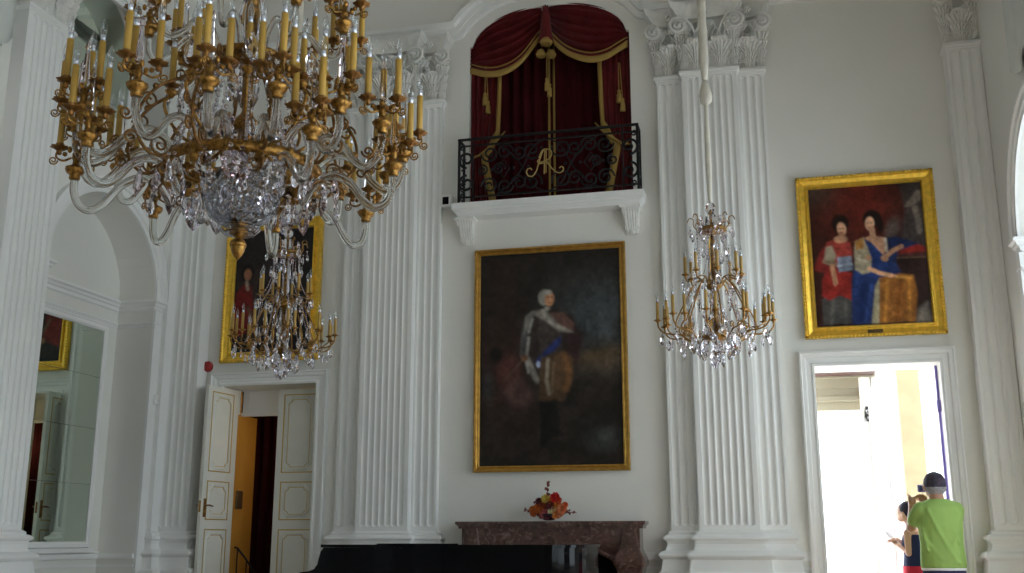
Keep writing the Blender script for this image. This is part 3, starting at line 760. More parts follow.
# right: two women in red and blue
def cv(x, y): t = (y-110)/(510-110); xl = sm(80, 103, t); xr = sm(396, 436, t); s_ = (x-xl)/(xr-xl); yt = sm(113, 98, s_); yb = sm(514, 508, s_); return (s_, (y-yt)/(yb-yt))
def E3(x, y, rx, ry, a, c, s): u, v = cv(x, y); return ('e', u, v, rx/325, ry/403, a, c, s)
def bg2(U, V):
    dark = np.array([lin(v) for v in (50, 26, 20)]); red = np.array([lin(v) for v in (92, 30, 22)]); gr = np.array([lin(v) for v in (58, 52, 44)])
    a = np.exp(-(((U-.45)/.33)**2+((V-.15)/.3)**2)); b = np.exp(-(((U-.05)/.2)**2+((V-.02)/.10)**2))
    r = 1-np.clip(a+b, 0, 1); n = np.maximum(a+b, 1)
    return [(r, dark), (a/n, red), (b/n, gr)]
sk = (172, 124, 96)
ops = [
 ('p', P3([(335, 98), (398, 98), (420, 300), (370, 290), (345, 260), (355, 180)]), (62, 54, 52), .02),
 ('p', P3([(352, 170), (386, 122), (396, 122), (400, 150), (372, 172)]), (112, 102, 94), .012), ('l', P3([(384, 185), (392, 215), (396, 245)]), .024, (104, 96, 88), .014), E3(383, 178, 9, 10, 0, (118, 108, 98), .01),
 E3(320, 235, 18, 30, 20, (88, 76, 70), .04),
 ('p', P3([(330, 300), (420, 296), (424, 318), (330, 322)]), (72, 44, 38), .012), ('p', P3([(335, 322), (424, 318), (432, 508), (380, 508), (360, 400)]), (42, 24, 22), .02),
 ('p', P3([(330, 290), (375, 276), (412, 290), (412, 306), (330, 310)]), (128, 34, 26), .016), ('l', P3([(320, 322), (420, 320)]), .006, (104, 82, 62), .01),
 ('p', P3([(118, 440), (150, 380), (205, 380), (208, 505), (122, 508)]), (66, 64, 62), .014), ('l', P3([(150, 440), (146, 505)]), .012, (92, 90, 84), .02), ('l', P3([(185, 440), (188, 505)]), .010, (84, 82, 78), .02),
 ('p', P3([(120, 378), (136, 340), (165, 348), (205, 362), (204, 440), (170, 425), (140, 440), (118, 425)]), (132, 36, 30), .012),
 ('p', P3([(96, 350), (112, 300), (136, 272), (150, 268), (140, 320), (130, 360)]), (120, 36, 32), .014),
 ('p', P3([(132, 270), (158, 262), (200, 272), (208, 310), (204, 345), (162, 345), (140, 320)]), (146, 54, 46), .012),
 ('p', P3([(162, 315), (204, 312), (208, 352), (168, 358)]), (118, 128, 148), .012), ('l', P3([(165, 340), (205, 336)]), .010, (150, 158, 172), .01),
 ('p', P3([(130, 285), (148, 280), (160, 310), (150, 340), (124, 330)]), (150, 138, 118), .014), ('l', P3([(126, 325), (158, 335)]), .018, (120, 100, 78), .014),
 ('l', P3([(148, 340), (155, 375), (158, 388)]), .021, sk, .010), E3(157, 388, 5, 10, 10, sk, .008),
 E3(172, 215, 25, 26, 0, (26, 16, 13), .014), E3(176, 232, 13, 20, -5, (206, 158, 126), .008), E3(173, 262, 19, 11, 0, (184, 138, 108), .012), ('l', P3([(175, 245), (172, 262)]), .022, (176, 130, 102), .008),
 E3(171, 231, 2.2, 1.3, 0, (60, 34, 28), .004), E3(181, 231, 2.2, 1.3, 0, (60, 34, 28), .004), E3(176, 243, 4, 1.6, 0, (160, 62, 52), .004), E3(177, 236, 1.4, 4, 0, (206, 160, 130), .004),
 ('p', P3([(205, 380), (215, 330), (250, 285), (300, 265), (345, 275), (330, 330), (345, 365), (290, 400), (280, 508), (205, 508)]), (30, 46, 92), .012),
 ('l', P3([(240, 400), (225, 500)]), .02, (22, 38, 84), .02), ('l', P3([(262, 400), (245, 500)]), .012, (44, 66, 122), .02), ('l', P3([(225, 350), (215, 420)]), .02, (38, 58, 112), .02),
 ('p', P3([(295, 262), (330, 258), (395, 280), (340, 300), (312, 300)]), (26, 40, 80), .012),
 ('p', P3([(215, 270), (240, 258), (252, 285), (262, 320), (258, 360), (236, 366), (214, 352), (212, 300)]), (160, 148, 124), .012), ('p', P3([(214, 270), (238, 260), (240, 290), (218, 296)]), (150, 104, 48), .014), ('l', P3([(220, 320), (250, 330)]), .01, (190, 178, 154), .012),
 ('p', P3([(240, 262), (262, 252), (300, 262), (305, 295), (290, 320), (262, 300)]), (186, 140, 110), .012),
 ('p', P3([(240, 262), (262, 275), (300, 318), (310, 345), (285, 352), (262, 318)]), (32, 54, 108), .010), ('l', P3([(300, 265), (304, 300)]), .012, (190, 178, 160), .01),
 ('p', P3([(272, 400), (284, 380), (290, 440), (283, 508), (262, 508)]), (150, 142, 116), .014),
 ('p', P3([(284, 378), (340, 366), (380, 372), (392, 420), (388, 506), (284, 508)]), (134, 84, 34), .012),
 ('l', P3([(306, 392), (300, 500)]), .012, (182, 122, 48), .02), ('l', P3([(345, 385), (335, 500)]), .014, (116, 66, 22), .02), ('l', P3([(368, 385), (372, 500)]), .010, (180, 120, 48), .02), ('l', P3([(330, 375), (372, 380)]), .010, (196, 140, 62), .015),
 ('l', P3([(255, 350), (285, 364), (318, 372)]), .019, (196, 148, 116), .008), ('l', P3([(312, 370), (332, 374)]), .008, (196, 148, 116), .006),
 ('l', P3([(345, 288), (318, 302), (300, 318)]), .020, (190, 142, 110), .008), E3(298, 322, 11, 8, 30, (190, 142, 110), .008), E3(252, 318, 8, 7, 0, sk, .008),
 E3(262, 203, 27, 25, 0, (24, 14, 12), .014), E3(285, 225, 10, 20, 0, (26, 16, 13), .014), E3(256, 218, 13, 20, 5, (216, 168, 136), .008), ('l', P3([(262, 235), (266, 258)]), .024, (188, 142, 112), .008),
 E3(250, 217, 2.2, 1.3, 0, (60, 34, 28), .004), E3(260, 217, 2.2, 1.3, 0, (60, 34, 28), .004), E3(254, 229, 4, 1.6, 0, (168, 66, 56), .004), E3(254, 222, 1.4, 4, 0, (214, 168, 138), .004),
 ('p', P3([(395, 470), (420, 450), (432, 508), (392, 508)]), (120, 112, 104), .03),
]
C2 = painting_surface(1.06, 1.40, 132, 172, bg2, ops)
PROF2 = [(0, 0), (0, .04), (.10, .06), (.22, .06), (.30, .045), (.45, .038), (.62, .028), (.72, .028), (.78, .045), (.90, .045), (1, .02), (1, 0)]
pr = framed('portrait_painting', .335, 1.625, 2.975, 4.605, 10.495, .118, 'gilt framed painting of two women in red and blue above the bright right doorway', C2, 1.15, PROF2, ornate=True)
pl_ = MB(); pl_.cbox(-.07, .07, -.066, -.045, .030, .062, .003); pl_.obj('plaque', mat('dark plaque', (.10, .06, .02), .4, metal=.5), pr)['label'] = 'small dark plaque on the frame'
# left: dark portrait with a red coated figure
def cv(x, y): return ((x-165)/(430-165), (y-90)/(465-90))
def E3(x, y, rx, ry, a, c, s): u, v = cv(x, y); return ('e', u, v, rx/265, ry/375, a, c, s)
def bg3(U, V):
    dark = np.array([lin(v) for v in (20, 17, 17)]); b_ = np.array([lin(v) for v in (34, 28, 26)]); a = np.exp(-(((U-.3)/.4)**2+((V-.5)/.4)**2))
    return [(1-a, dark), (a, b_)]
ops = [('p', P3([(165, 330), (172, 280), (196, 256), (222, 262), (232, 320), (236, 400), (170, 420)]), (74, 18, 16), .02), ('l', P3([(215, 330), (250, 390)]), .02, (60, 44, 34), .02),
 E3(206, 222, 24, 30, 0, (16, 11, 10), .014), E3(208, 226, 13, 19, 0, (104, 70, 52), .010), E3(203, 222, 2, 1.4, 0, (30, 20, 18), .005), E3(212, 222, 2, 1.4, 0, (30, 20, 18), .005), E3(208, 236, 4, 1.5, 0, (90, 40, 34), .005),
 ('l', P3([(205, 248), (210, 272)]), .02, (100, 88, 76), .014), E3(330, 380, 40, 50, 0, (40, 30, 24), .06), E3(240, 400, 12, 10, 0, (96, 66, 50), .012)]
C3 = painting_surface(.94, 1.39, 110, 150, bg3, ops)
framed('portrait_painting', -5.915, -4.755, 2.985, 4.60, 10.495, .115, 'gilt framed dark painting of a figure in red above the left doorway', C3, 2.3, PROF2, ornate=True)

# ------------------------------------------------------------------ balcony
bal = empty('balcony', (XC, 10.5, 4.426)); tag(bal, 'white stone balcony with black scrollwork railing in front of the red curtains', 'balcony')
bx0, bx1, byf, zt = -3.205-XC, -1.165-XC, 10.27-10.5, .14   # local
sl = MB()
prof = [(0, zt), (0, zt-.012), (.0, zt-.065), (-.012, zt-.07), (-.012, zt-.085), (-.03, zt-.10), (-.04, zt-.115), (-.055, zt-.125), (-.055, zt-.14), (-.08, zt-.14)]
rows = [[(bx0-o, 0, z) for o, z in prof], [(bx0-o, byf-o, z) for o, z in prof], [(bx1+o, byf-o, z) for o, z in prof], [(bx1+o, 0, z) for o, z in prof]]
sl.grid(rows, False); sl.poly([(bx0, 0, zt), (bx1, 0, zt), (bx1, byf, zt), (bx0, byf, zt)]); sl.poly([(bx0+.08, 0, zt-.14), (bx1-.08, 0, zt-.14), (bx1-.08, byf+.08, zt-.14), (bx0+.08, byf+.08, zt-.14)])
sl.obj('slab', STUCCO, bal)
def corbel():
    mb = MB(); w = .17; n = 5
    side = [(0, 0), (-.32, 0), (-.33, -.03), (-.27, -.06), (-.24, -.11), (-.21, -.16), (-.17, -.21), (-.12, -.26), (-.10, -.30), (-.05, -.34), (0, -.35)]
    rows = [[(x, y*(1 if abs(x) < w/2 else .97), z) for y, z in side] for x in (-w/2, -w/2+.01)]
    for i in range(n):   # reeded front
        c = -w/2+.01+(w-.02)*(i+.5)/n; h = (w-.02)/n/2
        for q in (-1, -.6, 0, .6, 1): rows.append([(c+h*q*.95, y-(.014*(1-q*q) if 1 < k < 10 else 0), z) for k, (y, z) in enumerate(side)])
    rows += [[(x, y, z) for y, z in side] for x in (w/2-.01, w/2)]
    mb.grid(rows, False); mb.poly(rows[0]); mb.poly(rows[-1])
    mb.box(-.11, .11, -.36, 0, -.03, .0)
    for e in (-1, 1):
        for (cy, cz, r) in ((-.25, -.07, .05), (-.10, -.27, .035)):
            mb.tube([(e*w/2, u, v) for u, v in spiral((cy, cz), r, .008, 0, 1.6, 20)], .009, 6)
    leaf(mb, 0, -.36, .20, .15, -.10, .05)
    mb.V = [(x*(1+z*.75), y*.50, z*.78) for x, y, z in mb.V]
    return mb
cm = corbel().mesh('corbel', ORN)
for x in (-3.085-XC, -1.315-XC): place('corbel', cm, bal, (x, 0, zt-.138))
# railing
RY = -.195; rz0, rz1 = zt, zt+.727; rx0, rx1 = -3.135-XC, -1.215-XC
rl = MB(); T = .010
rl.cbox(rx0-.015, rx1+.015, RY-.018, RY+.018, rz1-.022, rz1, .004)
for z in (rz0+.065, rz1-.085): rl.box(rx0, rx1, RY-.007, RY+.007, z-.008, z+.008)
for x in (rx0, rx1): rl.cbox(x-.013, x+.013, RY-.013, RY+.013, rz0, rz1, .003); rl.cbox(x-.013, x+.013, -.02, 0, rz0, rz1, .003); rl.box(x-.012, x+.012, RY, 0, rz1-.022, rz1); rl.box(x-.007, x+.007, RY, 0, rz0+.06, rz0+.075)
for x in (rx0+.155, rx1-.155): rl.box(x-.007, x+.007, RY-.007, RY+.007, rz0, rz1)
rl.obj('railing', IRON, bal)['label'] = 'black iron railing bars'
sc_ = MB()
def scroll(cx, cz, r, a0, turns, y=RY, t=.0105): sc_.tube([(u, y, v) for u, v in spiral((cx, cz), r, r*.22, a0, turns, 26)], t, 6)
zm = (rz0+rz1)/2-.01
for e, x in ((1, rx0), (-1, rx1)):
    for sz in (-1, 1):
        cx, cz = x+e*.085, zm+sz*.135
        scroll(cx, cz, .095, (PI/2 if sz < 0 else -PI/2) , e*(1.35 if sz < 0 else -1.35), t=.014)
        scroll(x+e*.04, zm+sz*.27, .03, PI/2*sz, 1.3*e, t=.009)
        for dy in (-.10,): sc_.tube([(x, u, v) for u, v in spiral((dy+.0, zm+sz*.13), .08, .02, PI/2*-sz, 1.2*sz, 20)], .008, 6)
for e in (-1, 1):
    X0 = (rx0+rx1)/2
    for (dx, dz, r, a0, tr) in ((.16, .18, .11, PI*.9, 1.5), (.16, -.17, .11, -PI*.9, -1.5), (.30, .17, .085, 0, -1.4), (.30, -.17, .085, 0, 1.4), (.455, .19, .09, PI, -1.5), (.455, -.19, .09, PI, 1.5), (.62, .18, .095, 0, -1.5), (.62, -.18, .095, 0, 1.5), (.70, 0, .06, PI/2, 1.5), (.52, 0, .07, PI, -1.4)):
        scroll(X0+e*dx, zm+dz, r, a0 if e > 0 else PI-a0, tr*e)
    sc_.tube([(X0+e*u, RY, zm+v) for u, v in [tuple(p)[:2] for p in spline([(.02, .30, 0), (.16, .20, 0), (.26, .0, 0), (.38, -.16, 0), (.54, -.28, 0)], 6)]], .008, 6)
    sc_.tube([(X0+e*u, RY, zm+v) for u, v in [tuple(p)[:2] for p in spline([(.02, -.29, 0), (.16, -.20, 0), (.26, .0, 0), (.38, .16, 0), (.54, .28, 0)], 6)]], .008, 6)
    sc_.tube([(X0+e*u, RY, zm+v) for u, v in ((.40, 0), (.47, .10), (.54, 0), (.47, -.10), (.40, 0))], .008, 6)
    for dx in (.20, .36, .60): sc_.ball((X0+e*dx, RY, zm), .018, 8)
sc_.obj('scrollwork', IRON, bal)
mg = MB(); k = 1/93
def mp_(pts, r=.0065):
    P = spline([((x-553)/6.3*k+.0, RY-.016, -(y-290)/6.3*k+zm+.03) for x, y in pts], 6); mg.tube(P, r, 8)
mp_([(545, 208), (528, 250), (512, 300), (498, 345), (475, 375), (450, 372), (437, 350), (443, 328), (462, 324), (470, 336)])
mp_([(515, 262), (530, 225), (548, 207), (575, 210), (594, 226), (592, 255), (572, 275), (545, 285), (512, 290), (508, 278), (520, 270)])
mp_([(553, 212), (550, 290), (548, 368)]); mp_([(562, 212), (560, 290), (559, 360)], .005)
mp_([(562, 285), (585, 320), (612, 352), (640, 368), (662, 360), (668, 340), (655, 328), (643, 338)])
mp_([(508, 300), (535, 297), (552, 298)], .007)
mg.obj('monogram', mat('old gold', (.52, .36, .12), .4, metal=.5), bal)['label'] = 'golden A R monogram'

# ------------------------------------------------------------------ curtains in the balcony opening
cur = empty('balcony_curtain', (XC, 10.66, 4.56)); tag(cur, 'dark red velvet curtains with gold fringe, swags and tassels in the arched balcony opening', 'curtain')
def L(x, y, Y): p = at(x, y, Y-.14); return (p[0]-XC, p[1]-10.66, p[2]-4.56)
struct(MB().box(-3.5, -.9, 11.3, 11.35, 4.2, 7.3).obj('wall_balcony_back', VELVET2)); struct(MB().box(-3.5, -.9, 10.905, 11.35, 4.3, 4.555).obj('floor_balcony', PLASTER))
for x in (-3.5, -.95): struct(MB().box(x, x+.05, 10.9, 11.35, 4.2, 7.3).obj('wall_balcony_side', PLASTER))
struct(MB().box(-3.5, -.9, 10.9, 11.35, 7.3, 7.35).obj('ceiling_balcony', PLASTER))
def folds(x0, x1, y, z0, z1, n, amp, seed, nz=8, shape=None):
    rs = random.Random(seed); ph = [rs.uniform(-.5, .5) for _ in range(n+2)]; rows = []
    for j in range(nz+1):
        z = sm(z0, z1, j/nz); r = []; a, b = (x0, x1) if not shape else shape(z)
        for i in range(n*6+1):
            u = i/(n*6); f = i/6.; r.append((sm(a, b, u), y+amp*math.sin(2*PI*f+ph[int(f)])*(1+.2*math.sin(z*2+f)), z))
        rows.append(r)
    return MB().grid(rows, True)
HH = 2.58
def addc(mb, name, m, th=.006):
    o = mb.obj(name, m, cur); s_ = o.modifiers.new('s', 'SOLIDIFY'); s_.thickness = th; return o
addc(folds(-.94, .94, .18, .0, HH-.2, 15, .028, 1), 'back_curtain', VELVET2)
# two drawn side curtains, tied back
def edge(z, s):
    # inner edge (distance from centre) as a function of height
    if z > .85: return .56-.02*math.sin((z-.85)*2)
    if z > .60: return sm(.70, .56, ((z-.60)/.25)**.7)
    return sm(.58, .70, (z/.60)**1.0)
for s in (-1, 1):
    addc(folds(0, 0, -.09, .01, 1.92, 5, .022, 2+s, 26, lambda z, s=s: (s*edge(z, s), s*.893)), 'side_curtain', VELVET)
    rows = []
    for j in range(41):
        z = sm(-.02, 1.90, j/40); e_ = edge(z, s); w_ = .045 if z > .85 else .075
        rows.append([(s*(e_-.004), -.120, z), (s*(e_+w_*.5), -.135, z), (s*(e_+w_), -.120, z)])
    addc(MB().grid(rows, True), 'gold_border', BRAID)
    tb = MB(); tb.tube([(s*.50, -.11, .88), (s*.56, -.135, .80), (s*.66, -.14, .70), (s*.78, -.13, .62), (s*.885, -.10, .60)], [.015, .03, .034, .03, .02], 8, flat=.5)
    tb.obj('tie_back', BRAID, cur)
    # tassel cords
    x, y, z = L(*( (485, 95) if s < 0 else (619, 92)), 10.655)
    for dx, dz in ((0, 0), (.035, -.10)):
        t = MB(); t.tube([(x+dx*.4, y, z+.34), (x+dx, y, z+.02+dz)], .005, 6)
        t.lathe([(.002, .03), (.018, .02), (.020, 0), (.014, -.012), (.024, -.03), (.03, -.12), (.002, -.122)], (x+dx, y, z+dz), 12)
        t.obj('tassel', BRAID, cur)
# centre gold braids
for dx in (-.05, .006): addc(MB().grid([[(dx-.012, .12, z), (dx+.012, .115, z)] for z in (0, .7, 1.4, 2.0)], True), 'gold_border', BRAID)
# swags
def swag(pts, top_fn, name, apex):
    N = len(pts)-1; B = spline([L(x, y, 10.68) for x, y in pts], 5); n = len(B); rows = []; M_ = 44
    for j in range(M_+1):
        t = j/M_; r = []
        for i, b in enumerate(B):
            u = i/(n-1); zt_ = top_fn(b.x); 
            z = sm(zt_, b.z, t); x = b.x
            # folds run parallel to the lower edge, bunching to the ends
            sag = math.sin(PI*u)**.6; ph = t**.9*6.5*2*PI
            y = b.y-.04*sag-.042*math.sin(ph)*(.35+.65*sag)*min(1, t*4)-.03*t*sag
            r.append((x, y, z-.012*math.cos(ph)*sag))
        rows.append(r)
    addc(MB().grid(rows, True), name, VELVET, .008)
    lo = rows[-1]; fr = [[(p[0], p[1]-.008, p[2]+.018) for p in lo], [(p[0], p[1]-.022, p[2]+.002) for p in lo], [(p[0], p[1]-.018, p[2]-.03) for p in lo], [(p[0], p[1]-.010, p[2]-.066) for p in lo]]
    addc(MB().grid(fr, True), 'gold_fringe', BRAID, .012)
    l2 = [(p[0], p[1]-.02, p[2]+.045) for p in lo]; MB().tube(l2, .008, 6).obj('gold_cord', BRAID, cur)
topf = lambda x: min(bal_top(x+XC), 7.)-4.56+.03
swag([(470, 69), (484, 74), (498, 75), (513, 70), (525, 60), (534, 47), (542, 34)], topf, 'swag', 0)
swag([(548, 32), (556, 43), (567, 53), (580, 59), (594, 61), (608, 57), (618, 50), (628, 42)], topf, 'swag', 1)
# centre cascade with gold shell linings
cc = MB(); x, y, z = L(545.5, 40, 10.60)
rows = []
for j in range(10):
    t = j/9; w = sm(.03, .085, t); rows.append([(x+w*math.cos(a)*1., y+.02-.05*math.sin(a)*(.5+t), sm(z+.42, z-.02, t)+.01*math.sin(5*a)) for a in [PI*q/12 for q in range(13)]])
cc.grid(rows, True); addc(cc, 'cascade', VELVET)
sh = MB()
for (sx, sy, r) in ((541, 53, .055), (551, 53, .055), (546, 41, .070)):
    a_ = L(sx, sy, 10.58); sh.lathe([(.004, .05), (r*.6, .03), (r, -.02), (r*.9, -.045), (r*.5, -.02), (.004, -.01)], a_, 14, wob=.06, nw=7)
sh.obj('rosette', BRAID, cur)
t = MB(); x, y, z = L(548, 80, 10.56)
for dx, dz in ((-.012, 0), (.016, -.07)):
    t.tube([(x+dx, y, z+.30), (x+dx, y, z+dz+.02)], .005, 6); t.lathe([(.002, .03), (.018, .02), (.02, 0), (.014, -.012), (.024, -.03), (.028, -.12), (.002, -.122)], (x+dx, y, z+dz), 12)
t.obj('tassel', BRAID, cur)

# sensor, alarm, small box
s_ = empty('wall_speaker', (*at(447, 202, 10.44)[:2], at(447, 202, 10.44)[2])); tag(s_, 'small white box with dark front on the wall at the left end of the balcony', 'speaker')
MB().cbox(-.062, .062, -.05, .058, -.068, .068, .008).obj('housing', STUCCO, s_); MB().cbox(-.035, .035, -.056, -.048, -.042, .042, .004).obj('grille', BLACK, s_)
a_ = at(207, 366.5, 10.47); al = MB(); al.lathe([(.001, 0), (.055, .0), (.055, .03), (.048, .045), (.02, .05), (.001, .05)], (0, 0, 0), 20); al.lathe([(.06, -.012), (.062, 0), (.05, .003)], (0, 0, 0), 20)
tag(al.obj('fire_alarm', ALARM, None, (a_[0], 10.488, a_[2]), (PI/2, 0, 0)), 'round red fire alarm on the wall left of the left doorway', 'alarm')
tb = MB(); tb.cbox(XL+.03, XL+.06, 10.04, 10.10, 2.50, 2.60, .004); tb.lathe([(.001, .0), (.012, .0), (.012, .006), (.001, .006)], (XL+.061, 10.07, 2.54), 10)
tag(tb.obj('thermostat', STUCCO), 'tiny white box on the pier right of the mirrored niche', 'thermostat')

# ------------------------------------------------------------------ mantelpiece
mt = empty('fireplace', (-2.17, 10.5, 0)); tag(mt, 'brown veined marble fireplace below the large dark portrait', 'fireplace')
mw = .905
def bowed(w, y, z0, z1, ex=0):
    return [(-w-ex, 0), (-w-ex, y+.02), (-w*.72-ex*.5, y), (-w*.66, y+.012), (-w*.3, y+.02), (0, y-.01), (w*.3, y+.02), (w*.66, y+.012), (w*.72+ex*.5, y), (w+ex, y+.02), (w+ex, 0)]
sf = MB()
for z0, z1, ex, y in ((1.235, 1.262, .028, -.31), (1.222, 1.235, .015, -.295), (1.195, 1.222, .003, -.28)):
    sf.prism([(x, yy, z0) for x, yy in bowed(mw, y, 0, 0, ex)], (0, 0, z1-z0))
sf.obj('mantel_shelf', MARBLE, mt)
# frieze with the shaped opening below
fz = MB(); top = 1.195; pts = [(-mw+.02, top)]
def open_curve():
    h = [(.12, 1.03), (.30, 1.03), (.36, 1.02), (.44, .985), (.52, .945), (.58, .915), (.625, .88), (.65, .83), (.66, .78), (.66, 0)]; c = [(-x, z) for x, z in h[::-1]] + [(0, 1.04)] + h
    return c
oc = open_curve(); out = [(-mw+.03, top), (-mw+.03, 0)] + oc + [(mw-.03, 0), (mw-.03, top)]
for (a, b) in zip(oc, oc[1:]):
    if b[0]-a[0] > 1e-6:
        v = [(a[0], -.25, a[1]), (b[0], -.25, b[1]), (b[0], -.25, top), (a[0], -.25, top), (a[0], 0, a[1]), (b[0], 0, b[1]), (b[0], 0, top), (a[0], 0, top)]
        fz.add(v, [(0,1,2,3), (4,5,6,7), (0,1,5,4), (3,2,6,7)])
for s in (-1, 1):
    for xa, xb in ((s*.66, s*(mw-.03)),): fz.box(min(xa, xb), max(xa, xb), -.25, 0, 0.0, top)
fz.sweep(oc, [(0, 0), (0, .02), (.02, .028), (.04, .015), (.04, 0)], lambda u, v, w: (u, -.25-w, v))
fz.sweep([(-.56, 1.08), (.56, 1.08), (.56, 1.16), (-.56, 1.16)], [(0, 0), (0, .008), (.012, .008), (.012, 0)], lambda u, v, w: (u, -.25-w, v), closed=True)
fz.obj('surround', MARBLE, mt)
for s in (-1, 1):   # console shaped legs
    cl = MB(); sd = [(.06, 1.195, -.28), (.075, 1.12, -.285), (.085, 1.04, -.29), (.105, .98, -.31), (.135, .93, -.33), (.145, .89, -.34), (.14, .86, -.34), (.12, .82, -.32), (.10, .74, -.30), (.085, .6, -.285), (.08, .4, -.28), (.08, .15, -.28), (.11, .13, -.30), (.11, 0, -.30)]
    rows = []
    for w, z, y in sd: rows.append([(s*(mw-.13)-w*1.05, 0, z), (s*(mw-.13)-w*1.05, y+.02, z), (s*(mw-.13)-w*.9, y, z), (s*(mw-.13)+w*.9, y, z), (s*(mw-.13)+w*1.05, y+.02, z), (s*(mw-.13)+w*1.05, 0, z)])
    cl.grid(rows, False); cl.sweep([(s*(mw-.13)-.05, .95), (s*(mw-.13)+.05, .95), (s*(mw-.13)+.05, 1.16), (s*(mw-.13)-.05, 1.16)], [(0, 0), (0, .008), (.01, .008), (.01, 0)], lambda u, v, w: (u, -.288-w, v), closed=True)
    cl.obj('leg', MARBLE, mt)
MB().box(-.70, .70, -.12, -.06, 0, 1.06).obj('firebox', BLACK, mt)

# ------------------------------------------------------------------ grand piano
pn_ = empty('grand_piano', (-2.55, 8.9, 0)); tag(pn_, 'black lacquered grand piano with closed lid in front of the fireplace', 'piano')
fx = 8.05-8.9   # front (bent) side toward the room
x0, x1 = at(321, 543, 8.05)[0]+2.55, at(583, 548, 8.25)[0]+2.55
def plan(ex=0):
    # keyboard end straight at the left, tail rounded on the right
    p = [(x0+.02-ex, .72+ex), (x0+.02-ex, -.84-ex), (x1-.55, -.84-ex)]
    p += [(x1-.30+.30*math.sin(a)+ex*math.sin(a), -.50-.34*math.cos(a)-ex*math.cos(a)) for a in [PI/2*k/10 for k in range(0, 11)]]
    p += [(x1+ex, .05), (x1-.10+ex, .45), (x1-.35, .68+ex), (x1-.7, .72+ex)]
    return p
MB().prism([(x, y, .70) for x, y in plan()], (0, 0, .331), smooth=False).obj('case', PIANO, pn_)
ld = MB(); ld.prism([(x, y, 1.032) for x, y in plan(.018)], (0, 0, .022)); ld.cbox(x0+.45, x0+1.05, -.80, -.55, 1.054, 1.062, .002); ld.obj('lid', PIANO, pn_)
ck = MB()   # cheeks flaring down to the keyboard
pr_ = [(x0+.02, 1.03), (x0-.005, 1.0), (x0-.018, .95), (x0-.030, .90), (x0-.055, .865), (x0-.10, .848), (x0-.17, .84), (x0-.22, .82), (x0-.22, .64), (x0+.02, .64)]
for y in (-.84, .66): ck.prism([(x, y, z) for x, z in pr_], (0, .06, 0))
ck.box(x0-.20, x0+.02, -.78, .66, .64, .70); ck.cbox(x0-.22, x0-.19, -.84, .72, .62, .74, .004)
ck.obj('cheek', PIANO, pn_)
kb = MB()
for i in range(52): kb.box(x0-.18, x0-.03, -.76+i*.0267, -.76+i*.0267+.0255, .70, .735)
kb.obj('keys', mat('ivory keys', (.8, .78, .7), .3), pn_)
kk = MB(); j = 0
for i in range(51):
    if i % 7 in (0, 1, 3, 4, 5): kk.box(x0-.13, x0-.03, -.741+i*.0267, -.741+i*.0267+.012, .735, .748)
kk.obj('black_keys', PIANO, pn_)
for (lx, ly) in ((x0+.15, -.65), (x0+.15, .5), (x1-.4, -.1)):
    MB().lathe([(.03, 0), (.03, .05), (.035, .08), (.05, .3), (.065, .6), (.07, .70)], (lx, ly, 0), 12).obj('leg', PIANO, pn_)
MB().box(x0+.3, x0+.36, -.15, .15, .1, .70).box(x0+.2, x0+.4, -.12, .12, .06, .12).obj('pedal_lyre', PIANO, pn_)

# ------------------------------------------------------------------ flowers on the mantel
fl = empty('flower_arrangement', (at(549, 520, 10.33)[0], 10.33, 1.272)); tag(fl, 'bouquet of orange, red, pink and cream flowers on the marble mantelpiece', 'flowers')
MB().lathe([(.035, 0), (.06, .01), (.085, .04), (.09, .06), (.08, .062), (.001, .05)], (0, 0, 0), 16).obj('bowl', mat('dark bowl', (.02, .012, .02), .3), fl)
def flower(c, r, colr, name, petals=9, dirn=(0, -1, .3)):
    mb = MB(); d = Vector(dirn).normalized(); a = d.orthogonal().normalized(); b = d.cross(a); c = Vector(c)
    for ring, (rr, tilt) in enumerate(((1., .25), (.7, .6), (.4, .9))):
        for k in range(petals-ring*2):
            t = 2*PI*k/(petals-ring*2)+ring*.4; o = a*math.cos(t)+b*math.sin(t); s1 = d.cross(o)
            rows = []
            for q in (0, .35, .7, 1):
                w = r*.42*math.sin(.35+q*2.3); p = c+o*(r*rr*q)+d*(r*tilt*q*q)
                rows.append([p-s1*w, p+d*r*.05-s1*0, p+s1*w])
            mb.grid(rows, True)
    mb.ball(c+d*r*.3, r*.2, 6)
    m = mat('petal ' + name, colr, .6, noise=.15, nscale=30); mb.obj('flower', m, fl)['label'] = name + ' flower'
def fpos(x, y): # enlarged crop 9.55x, origin 510,470
    px, py = 510+x/9.55, 470+y/9.55; p = at(px, py, 10.25); return (p[0]-fl.location.x, -.05, p[2]-1.262)
FL = [(290, 395, .036, (.72, .26, .05), 'light orange'), (352, 460, .034, (.55, .10, .16), 'crimson'), (520, 345, .030, (.70, .16, .05), 'vermilion'), (415, 385, .034, (.80, .50, .20), 'apricot'), (455, 300, .034, (.72, .10, .05), 'scarlet'), (205, 385, .030, (.62, .20, .05), 'copper'), (320, 325, .030, (.60, .18, .06), 'brick'), (335, 285, .042, (.62, .50, .10), 'yellow green'), (425, 275, .05, (.62, .03, .03), 'bright red'), (445, 330, .036, (.75, .28, .05), 'amber'), (320, 425, .042, (.60, .16, .22), 'dusty pink'), (392, 412, .042, (.72, .70, .42), 'cream'),
      (490, 385, .052, (.75, .30, .14), 'salmon orange'), (255, 380, .045, (.55, .14, .03), 'burnt orange'), (225, 420, .040, (.50, .12, .03), 'rust orange'), (300, 350, .040, (.42, .10, .04), 'russet'), (430, 460, .040, (.70, .24, .06), 'orange'), (470, 430, .034, (.66, .24, .10), 'coral'), (380, 345, .045, (.16, .03, .05), 'dark plum'), (270, 310, .034, (.12, .02, .03), 'dark burgundy'), (380, 305, .034, (.70, .24, .05), 'marigold')]
